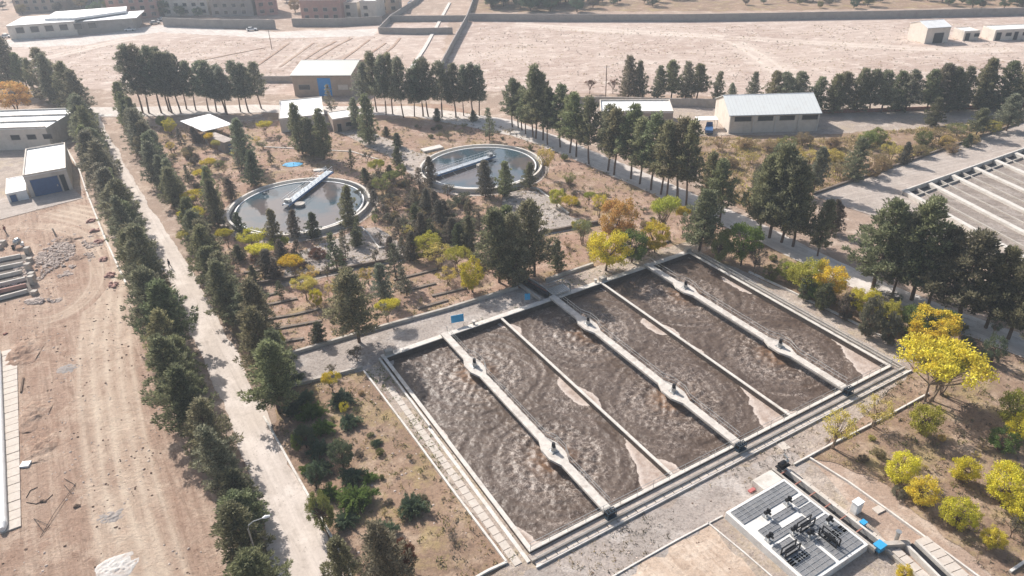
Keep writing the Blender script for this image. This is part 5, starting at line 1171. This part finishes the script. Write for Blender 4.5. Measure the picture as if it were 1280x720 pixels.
# garden trees: base pixel, top pixel, crown width in pixels, style, colour, label
YT = [(247, 260, 238, 30, 'umbrella', 'lime', 'upper yellow tree of the pair left of the nearer clarifier'), (242, 287, 260, 33, 'umbrella', 'lime', 'lower yellow tree of the pair left of the nearer clarifier'), (286, 310, 286, 26, 'umbrella', 'lime', 'small yellow tree at the lower left rim of the nearer clarifier'),
      (318, 315, 289, 38, 'umbrella', 'yellow', 'yellow tree below the nearer clarifier, left of two touching'), (327, 334, 304, 36, 'umbrella', 'yellow', 'yellow tree below the nearer clarifier, lower right of two touching'), (370, 349, 320, 36, 'umbrella', 'gold', 'golden yellow tree on the dark garden wall'),
      (388, 354, 331, 32, 'sparse', 'fade', 'faded yellow tree right of the golden one on the garden wall'), (384, 376, 348, 34, 'umbrella', 'fade', 'faded olive yellow tree just below the dark garden wall'), (398, 384, 358, 17, 'round', 'lime', 'small bright lime tree left of the large leaning pine'),
      (348, 441, 414, 28, 'bush', 'ygreen', 'yellow green bush behind the pine by the dirt road'), (485, 405, 374, 36, 'umbrella', 'yellow', 'yellow umbrella tree right of the large leaning pine'), (590, 366, 322, 34, 'round', 'lime', 'dense round bright lime tree left of the big dark cluster'),
      (461, 356, 333, 24, 'sparse', 'fade', 'thin faded tree behind the large leaning pine'), (535, 322, 289, 34, 'round', 'ygreen', 'yellow green tree at the terraces, left of three'), (549, 337, 304, 38, 'sparse', 'fade', 'faded yellowish tree at the terraces, middle of three'), (571, 340, 310, 34, 'umbrella', 'ygreen', 'yellow green tree at the terraces, right of three'),
      (474, 226, 199, 22, 'umbrella', 'ygreen', 'yellow green tree on the path between the clarifiers, left one'), (502, 223, 203, 14, 'round', 'pale', 'small pale green tree beside the rim of the farther clarifier'), (479, 246, 219, 28, 'sparse', 'pale', 'loose pale yellow tree right of the nearer clarifier'), (470, 286, 266, 9, 'sparse', 'pale', 'tiny pale sapling right of the nearer clarifier'),
      (204, 160, 142, 14, 'bush', 'pale', 'small yellow green bush left of the white canopy, left one'), (214, 167, 147, 18, 'round', 'lime', 'small yellow green bush left of the white canopy, right one'), (215, 192, 176, 14, 'sparse', 'fade', 'small faded bush below the white canopy left corner'),
      (264, 186, 166, 17, 'umbrella', 'gold', 'golden tree in front of the white canopy, left one'), (273, 194, 174, 15, 'umbrella', 'fade', 'yellow tree in front of the white canopy, right one'), (264, 216, 198, 18, 'umbrella', 'yellow', 'yellow tree above the tall narrow conifers'), (253, 228, 212, 17, 'umbrella', 'gold', 'small golden tree left of the tall narrow conifers'),
      (332, 170, 151, 19, 'umbrella', 'yellow', 'yellow tree between the canopy and the pump house'), (696, 259, 233, 20, 'round', 'ygreen', 'yellow green tree right of the curved kerb, upper one'), (712, 266, 245, 22, 'umbrella', 'lime', 'yellow tree right of the curved kerb, lower one'), (712, 236, 213, 18, 'sparse', 'pale', 'pale green tree above the yellow pair by the curved kerb'),
      (682, 222, 180, 24, 'sparse', 'fade', 'tall thin faded tree at the right rim of the farther clarifier'), (749, 272, 240, 24, 'sparse', 'lime', 'thin lime tree left of the big orange tree'), (770, 306, 240, 44, 'round', 'orange', 'big orange autumn tree behind the basin'),
      (757, 338, 284, 54, 'round', 'lime', 'big yellow green tree in front of the orange tree'), (790, 328, 282, 40, 'round', 'green', 'green tree tucked right of the big yellow green tree'), (826, 298, 246, 50, 'umbrella', 'ygreen', 'green yellow tree beside the access road pines'), (853, 292, 257, 20, 'umbrella', 'gold', 'small golden tree right of the green yellow one'),
      (819, 316, 274, 38, 'round', 'lime', 'bright lime tree behind the far end of the basin'), (926, 332, 272, 46, 'round', 'green', 'large fresh green tree right of the far basin corner'), (897, 330, 284, 34, 'bush', 'olive', 'olive green bush between the corner pine and the large green tree'),
      (944, 344, 308, 26, 'sparse', 'browng', 'grey leafy bush behind the right basin wall'), (1002, 366, 322, 48, 'round', 'ygreen', 'broad yellow green tree right of the basin, left of two touching'), (1034, 372, 327, 46, 'round', 'lime', 'broad yellow green tree right of the basin, right of two touching'),
      (1074, 396, 357, 40, 'round', 'lime', 'bright yellow tree among grey shrubs right of the basin'), (1106, 412, 371, 28, 'round', 'ygreen', 'small yellow green tree right of the grey conical shrub'), (1142, 418, 379, 46, 'round', 'green', 'green tree at the back of the big yellow clump by the road'),
      (1160, 434, 386, 62, 'round', 'lime', 'big bright yellow clump tree by the basin right corner'), (1180, 424, 384, 30, 'round', 'green', 'green tree at the right of the big yellow clump'), (1160, 502, 431, 98, 'umbrella', 'yellow', 'largest yellow umbrella tree right of the basin front corner'), (1176, 494, 440, 74, 'umbrella', 'yellow', 'second stemmed yellow umbrella tree joined to the largest one'),
      (1090, 534, 497, 42, 'sparse', 'fade', 'faded nearly bare tree on the white kerb, right one'), (1042, 562, 514, 46, 'sparse', 'fade', 'faded nearly bare tree on the white kerb, left one'), (1150, 543, 502, 44, 'bush', 'ygreen', 'yellow green bush below the largest umbrella tree'),
      (1262, 532, 490, 44, 'bush', 'ygreen', 'green yellow bush at the right edge, upper of three'), (1270, 552, 518, 38, 'bush', 'lime', 'yellow bush at the right edge, middle of three'), (1250, 563, 538, 36, 'bush', 'green', 'green bush at the right edge, lower of three'),
      (1122, 600, 566, 48, 'bush', 'lime', 'yellow bush nearest the kerb right of the deck, upper left'), (1198, 600, 568, 40, 'bush', 'lime', 'yellow bush in the middle of the right hand garden'), (1250, 630, 580, 54, 'round', 'lime', 'tall yellow tree near the right edge of the garden'),
      (1146, 630, 595, 42, 'bush', 'yellow', 'yellow bush with green base right of the deck'), (1194, 660, 622, 44, 'bush', 'lime', 'yellow bush at the middle of the lower right garden'), (1272, 656, 618, 40, 'bush', 'yellow', 'yellow bush cut by the right edge'), (1237, 686, 658, 32, 'bush', 'yellow', 'small yellow bush near the bottom right corner'),
      (1127, 728, 708, 24, 'bush', 'yellow', 'small yellow bush at the bottom edge by the outlet channel'), (417, 494, 465, 24, 'umbrella', 'lime', 'spindly yellow green tree in the juniper garden, upper one'), (432, 522, 502, 14, 'sparse', 'lime', 'tiny yellow sapling in the juniper garden, lower one'),
      (22, 140, 96, 46, 'round', 'orange', 'orange tree behind the hall at the left edge'), (586, 270, 250, 12, 'column', 'browng', 'small bare round tree below the farther clarifier'),
      (430, 584, 546, 32, 'round', 'jun', 'dense round dark bush in the juniper garden'), (384, 560, 528, 26, 'round', 'jun', 'dark round bush beside the dirt road kerb, upper one'), (396, 610, 578, 26, 'bush', 'jun', 'dark round bush beside the dirt road kerb, lower one'), (405, 662, 612, 34, 'bush', 'olive', 'olive bush beside the white kerb of the dirt road'), (508, 714, 670, 30, 'round', 'russet', 'dense russet brown bush near the bottom edge'), (374, 565, 540, 16, 'bush', 'green', 'small green bush at the white kerb of the dirt road'),
      (728, 306, 272, 26, 'sparse', 'pine', 'thin grey green tree right of the big dark cluster'), (1004, 376, 344, 22, 'column', 'cypress', 'dark conical shrub right of the basin, first of the row'), (1028, 388, 352, 28, 'shaggy', 'cypress', 'dark conical shrub right of the basin, second of the row'), (1056, 400, 366, 22, 'shaggy', 'browng', 'brown conical shrub right of the basin, third of the row'),
      (1081, 420, 369, 30, 'shaggy', 'browng', 'large grey brown conical shrub right of the basin, fourth of the row'), (1110, 430, 390, 24, 'shaggy', 'browng', 'dark brown conical shrub right of the basin, last of the row'),
      (962, 350, 330, 20, 'bush', 'olive', 'low olive shrub at the start of the basin right kerb'), (1240, 424, 392, 20, 'sparse', 'jun', 'thin green tree below the road pines near the right edge'), (1238, 454, 418, 26, 'bush', 'jun', 'green shrub in the shade near the right edge')]
CG = [(228, 246), (236, 230), (300, 326), (292, 340), (336, 344), (352, 372), (410, 350), (432, 322), (446, 308), (452, 252), (466, 244), (448, 300), (512, 236), (520, 262), (545, 262), (560, 250), (566, 300), (600, 290), (612, 276), (505, 322), (488, 318), (476, 306), (575, 312), (340, 206), (240, 196), (228, 186), (246, 178), (280, 236), (290, 250), (300, 216), (350, 180), (440, 212), (556, 276), (580, 292), (520, 282), (540, 300)]
cgr = random.Random(12)
for i, (px, py) in enumerate(CG):
    X = G(px, py); H = cgr.uniform(3.2, 5.6)
    if i % 3 == 0: tree('thin_tree', cgr.choice(BARE), X, H*.9, H/4.2*.85, 'browng', 'leafless grey brown tree among the plantings around the two clarifiers', 'tree', 'leafless trees around the clarifiers', 4.2)
    else: pine(X, H, 'thin' if i % 2 else 'full', cgr.uniform(1.0, 1.35), 'small dull conifer in the loose plantings around the two clarifiers', 'small conifers around the clarifiers', cgr.choice(('browng', 'cypress', 'browng')))
YT += [(236, 310, 288, 24, 'umbrella', 'fade', 'faded yellow tree against the dirt road pines left of the nearer clarifier'), (352, 318, 298, 26, 'umbrella', 'ygreen', 'dull yellow green tree between yellow trees and nearer clarifier rim'), (420, 372, 350, 26, 'sparse', 'fade', 'thin faded tree directly left of the leaning pine crown'),
       (510, 300, 280, 20, 'sparse', 'fade', 'faded thin tree right of the nearer gravel bed'), (560, 356, 334, 28, 'sparse', 'fade', 'faded thin tree left of the dense round lime tree'), (726, 300, 276, 24, 'umbrella', 'ygreen', 'dull yellow green tree left of the orange autumn tree'), (736, 256, 240, 16, 'umbrella', 'ygreen', 'small yellow green tree above the thin lime tree'),
       (986, 352, 326, 30, 'round', 'ygreen', 'yellow green tree at the far end of the shrub row right of the basin'), (1018, 378, 352, 26, 'round', 'green', 'low green tree in the shrub row right of the basin'), (1100, 404, 374, 28, 'round', 'ygreen', 'yellow green tree behind the small one right of the grey conical shrub'), (492, 236, 214, 22, 'umbrella', 'pale', 'pale yellow tree between two dark conifers on the clarifier path')]
for px, py, ty, wpx, st, col, lab in YT:
    X = G(px, py); H = hgt(px, py, ty); d = Vector((X.x, X.y, -HC)).dot(_F); Wm = wpx/F_PX*d
    refw = {'umbrella': 2.75, 'round': 2.3, 'sparse': 2.5, 'bush': 2.3, 'column': 1.4, 'shaggy': 1.7}[st]; 
    ht_ = {'umbrella': 3.95, 'round': 4.3, 'sparse': 3.95, 'bush': 3.5, 'column': 4.3, 'shaggy': 4.5}[st]
    nm = {'round': 'leafy_tree', 'umbrella': 'umbrella_tree', 'sparse': 'thin_tree', 'bush': 'bush', 'column': 'conical_shrub', 'shaggy': 'conical_shrub'}[st]
    tree(nm, tr_rn.choice(LEAFY[st]), X, max(H, .9)*1.04, Wm*1.06/2/refw, col, lab, 'bush' if st == 'bush' else ('shrub' if st in ('column', 'shaggy') else 'tree'), None, ht_)
SH = [(1003, 182, 16, 'tan'), (985, 186, 15, 'pale'), (1012, 206, 18, 'fade'), (1038, 186, 16, 'tan'), (1042, 204, 18, 'fade'), (1047, 222, 18, 'tan'), (1080, 184, 20, 'pale'), (1098, 178, 20, 'pale'), (1094, 206, 18, 'tan'), (1112, 200, 18, 'fade'), (1104, 214, 16, 'tan'), (1088, 220, 16, 'tan'), (1152, 182, 18, 'olive'), (1172, 178, 18, 'tan'), (1148, 196, 16, 'tan'), (1180, 184, 16, 'fade'), (1194, 172, 18, 'pale'), (1188, 192, 14, 'tan'), (1240, 166, 15, 'fade'), (1216, 180, 13, 'tan'), (998, 222, 16, 'fade'), (992, 204, 16, 'fade'), (900, 190, 14, 'tan'), (930, 186, 13, 'tan'), (915, 210, 14, 'tan'), (960, 190, 14, 'tan'), (938, 205, 14, 'fade')]
for i, (px, py, wpx, col) in enumerate(sorted(SH)):
    X = G(px, py); d = Vector((X.x, X.y, -HC)).dot(_F); Wm = wpx/F_PX*d*1.5
    tree('autumn_shrub', tr_rn.choice(LEAFY['sparse' if i % 3 == 0 else 'bush']), X, Wm*tr_rn.uniform(.75, 1.0), Wm/2/2.2, col, f'{ordn(i)} faded shrub from the left on the scrub strip by the access road', 'shrub', 'autumn shrubs of the scrub strip', 4.0)
BR = [(737, 117, 92, 'leafless brown tree behind the small flat roofed building, left one'), (766, 117, 95, 'leafless brown tree behind the small flat roofed building, right one'), (447, 452, 425, 'small leafless tree on the paved strip near the basin left corner'), (415, 470, 450, 'tiny leafless sapling on the paved strip'), (460, 204, 184, 'small leafless tree on the path between the clarifiers'),
      (410, 190, 176, 'low leafless shrub between pines in front of the pump house'), (1196, 552, 530, 'grey leafless shrub in the shade of the right hand garden'), (1262, 672, 640, 'leafless tree with pale forked trunk near the right edge'), (470, 330, 306, 'small leafless tree by the nearer gravel bed'), (640, 300, 285, 'small leafless tree behind the big dark cluster'),
      (945, 228, 200, 'leafless tree on the scrub strip left end'), (705, 250, 232, 'small leafless tree between the yellow pair by the curved kerb')]
for px, py, ty, lab in BR:
    X = G(px, py); H = hgt(px, py, ty); tree('bare_tree', tr_rn.choice(BARE), X, H, H/4.2, 'russet' if py < 120 else 'browng', lab, 'tree', None, 4.2)
JS = [(383, 500, 26, 'jun', 'small dark spreading juniper at the top left of the juniper garden'), (428, 504, 36, 'jun', 'large dark spreading juniper under the spindly yellow tree'), (438, 531, 30, 'jun', 'dark spreading juniper below the tiny yellow sapling'), (390, 520, 38, 'green', 'green spreading juniper at the garden left side, upper one'), (404, 540, 34, 'green', 'green spreading juniper at the garden left side, lower one'),
      (447, 630, 52, 'green', 'largest spreading juniper in the middle of the juniper garden'), (440, 600, 36, 'jun', 'dark spreading juniper just below the dense round dark bush'), (517, 638, 42, 'jun', 'round spreading juniper alone on the bare soil'), (471, 556, 16, 'jun', 'small juniper on bare soil near the middle of the garden'), (378, 548, 30, 'jun', 'shaded juniper by the kerb of the dirt road'),
      (480, 668, 38, 'jun', 'juniper behind the fresh green pine at the bottom'), (372, 475, 20, 'jun', 'low juniper in the shade of the dirt road pines'), (400, 590, 36, 'jun', 'low dark juniper beside the kerb halfway down the garden'), (412, 620, 30, 'green', 'low green juniper above the olive bush'),
      (366, 515, 30, 'jun', 'dark juniper close to the last pine of the dirt road row'), (400, 565, 34, 'jun', 'dark juniper directly left of the dense round dark bush'), (388, 590, 26, 'green', 'small green juniper against the white kerb'), (432, 655, 34, 'jun', 'dark juniper left of the pale pine at the bottom'), (462, 600, 22, 'green', 'small green juniper right of the dense round dark bush'), (398, 636, 26, 'jun', 'dark juniper touching the white kerb above the bottom pines')]
for px, py, wpx, col, lab in JS:
    X = G(px, py); d = Vector((X.x, X.y, -HC)).dot(_F); Wm = wpx/F_PX*d
    o = bpy.data.objects.new('juniper_shrub', tr_rn.choice(JUN)); C.objects.link(o); o.location = X; o.rotation_euler.z = tr_rn.uniform(0, 6.3); o.scale = (Wm/4.2, Wm/4.2, Wm/4.2*1.15); o.color = (*COL[col], 1); tag(o, lab, 'shrub')
# far thickets beyond the long boundary wall, village trees
FT = []
fr = random.Random(9)
for i in range(34): FT.append((604+fr.uniform(0, 118), fr.uniform(2, 15), fr.uniform(8, 12), 'jun', 'grove'))
for i in range(56): FT.append((725+fr.uniform(0, 560), fr.uniform(-4, 11), fr.uniform(3, 7), fr.choice(('jun', 'browng', 'olive')), 'scatter'))
for i in range(40): FT.append((fr.uniform(0, 370), fr.uniform(-2, 22), fr.uniform(4, 8), fr.choice(('jun', 'olive', 'browng', 'tan')), 'village'))
FL = {'grove': ('dark far tree of the dense grove beyond the long boundary wall', 'grove beyond the boundary wall'), 'scatter': ('small far tree scattered on the plain beyond the long boundary wall', 'trees on the far plain'), 'village': ('hazy far tree among the houses at the top left', 'trees among the far houses')}
for px, py, H, col, k in FT:
    tree('far_tree', tr_rn.choice(LEAFY['round']), G(px, py), H, H/4.6, col, FL[k][0], 'tree', FL[k][1], 4.0)

UG = [([(205, 180), (290, 215), (290, 290), (245, 300), (215, 250)], 40, ('browng', 'tan', 'olive'), 'beside the nearer clarifier left side', 1.0, 2.6), ([(465, 225), (560, 235), (600, 262), (590, 300), (520, 312), (470, 300)], 80, ('browng', 'browng', 'tan', 'cypress'), 'between the two clarifiers and terraces', 1.0, 3.0),
      ([(300, 322), (430, 316), (440, 332), (310, 355)], 16, ('browng', 'fade', 'russet'), 'along the dark garden wall', 1.0, 2.4), ([(560, 310), (690, 295), (740, 330), (600, 345)], 16, ('browng', 'tan', 'fade'), 'around the big dark pine cluster', .9, 2.2),
      ([(690, 215), (850, 275), (830, 292), (720, 262)], 24, ('browng', 'olive', 'tan'), 'on the slope below the access road pines', .7, 1.8), ([(1030, 560), (1120, 545), (1280, 560), (1280, 700), (1170, 655)], 26, ('browng', 'tan', 'fade'), 'among the yellow bushes of the right hand garden', .7, 1.7),
      ([(940, 300), (1110, 372), (1240, 430), (1230, 450), (1140, 432), (980, 355)], 30, ('jun', 'olive', 'browng'), 'in the strip between the road and the basin kerb', 1.0, 2.4), ([(355, 495), (445, 475), (600, 690), (520, 700), (420, 560)], 22, ('straw', 'browng', 'olive'), 'on the bare soil of the juniper garden', .5, 1.1),
      ([(180, 165), (330, 160), (330, 200), (200, 185)], 18, ('olive', 'browng', 'fade'), 'around the white canopy', 1.0, 2.4), ([(500, 150), (640, 165), (740, 210), (700, 205), (520, 172)], 22, ('cypress', 'browng', 'olive'), 'under the pines at the back of the farther clarifier', .8, 2.0)]
ur = random.Random(41)
for poly, n, cols, where, h0, h1 in UG:
    P_ = [G(*p) for p in poly]; xs = [p.x for p in P_]; ys = [p.y for p in P_]; k = 0
    while k < n:
        pt = Vector((ur.uniform(min(xs), max(xs)), ur.uniform(min(ys), max(ys)), 0)); c = False; j = len(P_)-1
        for i in range(len(P_)):
            if (P_[i].y > pt.y) != (P_[j].y > pt.y) and pt.x < (P_[j].x-P_[i].x)*(pt.y-P_[i].y)/(P_[j].y-P_[i].y)+P_[i].x: c = not c
            j = i
        if not c or math.hypot(pt.x+41.98, pt.y-135.03) < 15.5 or math.hypot(pt.x+6.02, pt.y-153.19) < 15: continue
        k += 1; H = ur.uniform(h0, h1); tree('dry_shrub', ur.choice(LEAFY['sparse']+LEAFY['bush']+BARE), pt, H, H/3.4*ur.uniform(.8, 1.2), ur.choice(cols), 'small dry leafed shrub '+where, 'shrub', 'small dry shrubs '+where, 4.0)

# dry ground cover: straw tussocks, weeds and clods, too many to count
def scatter(name, label, polys, n, seed, cols, s0, s1, kindmesh='tuft'):
    rn = random.Random(seed)
    for ci, (col, frac) in enumerate(cols):
        mb = MB()
        P_ = [[G(*p).to_2d() for p in poly] for poly in polys]
        areas = [abs(sum(q[i].x*q[(i+1) % len(q)].y-q[(i+1) % len(q)].x*q[i].y for i in range(len(q))))/2 for q in P_]
        def inside(pt, q):
            c = False; j = len(q)-1
            for i in range(len(q)):
                if (q[i].y > pt.y) != (q[j].y > pt.y) and pt.x < (q[j].x-q[i].x)*(pt.y-q[i].y)/(q[j].y-q[i].y)+q[i].x: c = not c
                j = i
            return c
        for q, ar in zip(P_, areas):
            xs = [p.x for p in q]; ys = [p.y for p in q]; k = 0; want = int(n*frac*ar/sum(areas)); tries = 0
            while k < want and tries < want*12:
                tries += 1; pt = Vector((rn.uniform(min(xs), max(xs)), rn.uniform(min(ys), max(ys))))
                if not inside(pt, q): continue
                if noise.noise(Vector((pt.x*.12, pt.y*.12, seed+ci*3)))+.35*noise.noise(Vector((pt.x*.6, pt.y*.6, seed))) < rn.uniform(-.25, .3): continue
                k += 1; s = rn.uniform(s0, s1); b_ = Vector((pt.x, pt.y, .02))
                if kindmesh == 'rock': mb.rock((pt.x, pt.y, s*.2), s, rn)
                else:
                    for _ in range(9):
                        d = (rvec(rn)*.9+Vector((0, 0, .8))).normalized(); blade(mb, b_+Vector((rn.gauss(0, s*.4), rn.gauss(0, s*.4), 0)), d, s*rn.uniform(.5, 1.2), s*.28, rvec(rn))
        o = mb.build(name, M['leaf'] if kindmesh != 'rock' else M[col]); tag(o, label, None, None, 'stuff')
        if kindmesh != 'rock': o.color = (*COL[col], 1)
GARD = [[(348, 487), (455, 462), (632, 700), (585, 730), (440, 730), (345, 545)], [(165, 160), (330, 150), (520, 160), (690, 262), (760, 300), (740, 330), (640, 362), (355, 446), (340, 500), (300, 440), (245, 320), (210, 250)],
        [(560, 130), (735, 205), (880, 268), (935, 300), (760, 300), (560, 220)], [(1010, 575), (1130, 470), (1145, 440), (990, 352), (1100, 375), (1290, 450), (1400, 720), (1240, 720), (1100, 610)]]
scatter('dry_grass', 'dry straw and weeds covering the bare garden soil', GARD, 9000, 21, (('straw', .5), ('browng', .35), ('olive', .15)), .18, .5)
scatter('dry_grass', 'dry yellow grass of the scrub strip', [[(860, 172), (1020, 176), (1290, 144), (1290, 150), (1018, 240), (940, 266), (880, 230)]], 3500, 22, (('straw', .5), ('tan', .3), ('fade', .2)), .3, .8)
scatter('weeds', 'low green and brown weeds in the gravel around the basin', [[(480, 445), (652, 380), (700, 350), (742, 336), (850, 305), (850, 312), (700, 366), (490, 440)], [(456, 466), (478, 452), (660, 690), (634, 704)]], 900, 23, (('green', .55), ('olive', .45)), .12, .35)
scatter('weeds', 'sparse brown weeds on the gravel ground in front of the basin', [[(680, 700), (1120, 470), (1140, 478), (1010, 575), (900, 640), (760, 730)]], 700, 24, (('browng', .6), ('straw', .4)), .12, .35)
scatter('gravel_stones', 'small stones and clods scattered on bare ground', [[(-20, 300), (60, 250), (108, 240), (150, 345), (205, 470), (300, 720), (-20, 720)], [(640, 720), (1010, 560), (960, 720)], GARD[0], GARD[1]], 3200, 25, (('rubble', .6), ('bark', .4)), .06, .17, 'rock')
scatter('field_stubble', 'dry brown stubble and clods on the far fields', [[(60, 60), (345, 48), (470, 46), (545, 90), (545, 112), (300, 112), (60, 100)], [(600, 34), (1280, 30), (1280, 100), (700, 112), (570, 108)]], 5200, 26, (('browng', .5), ('straw', .5)), .12, .4)
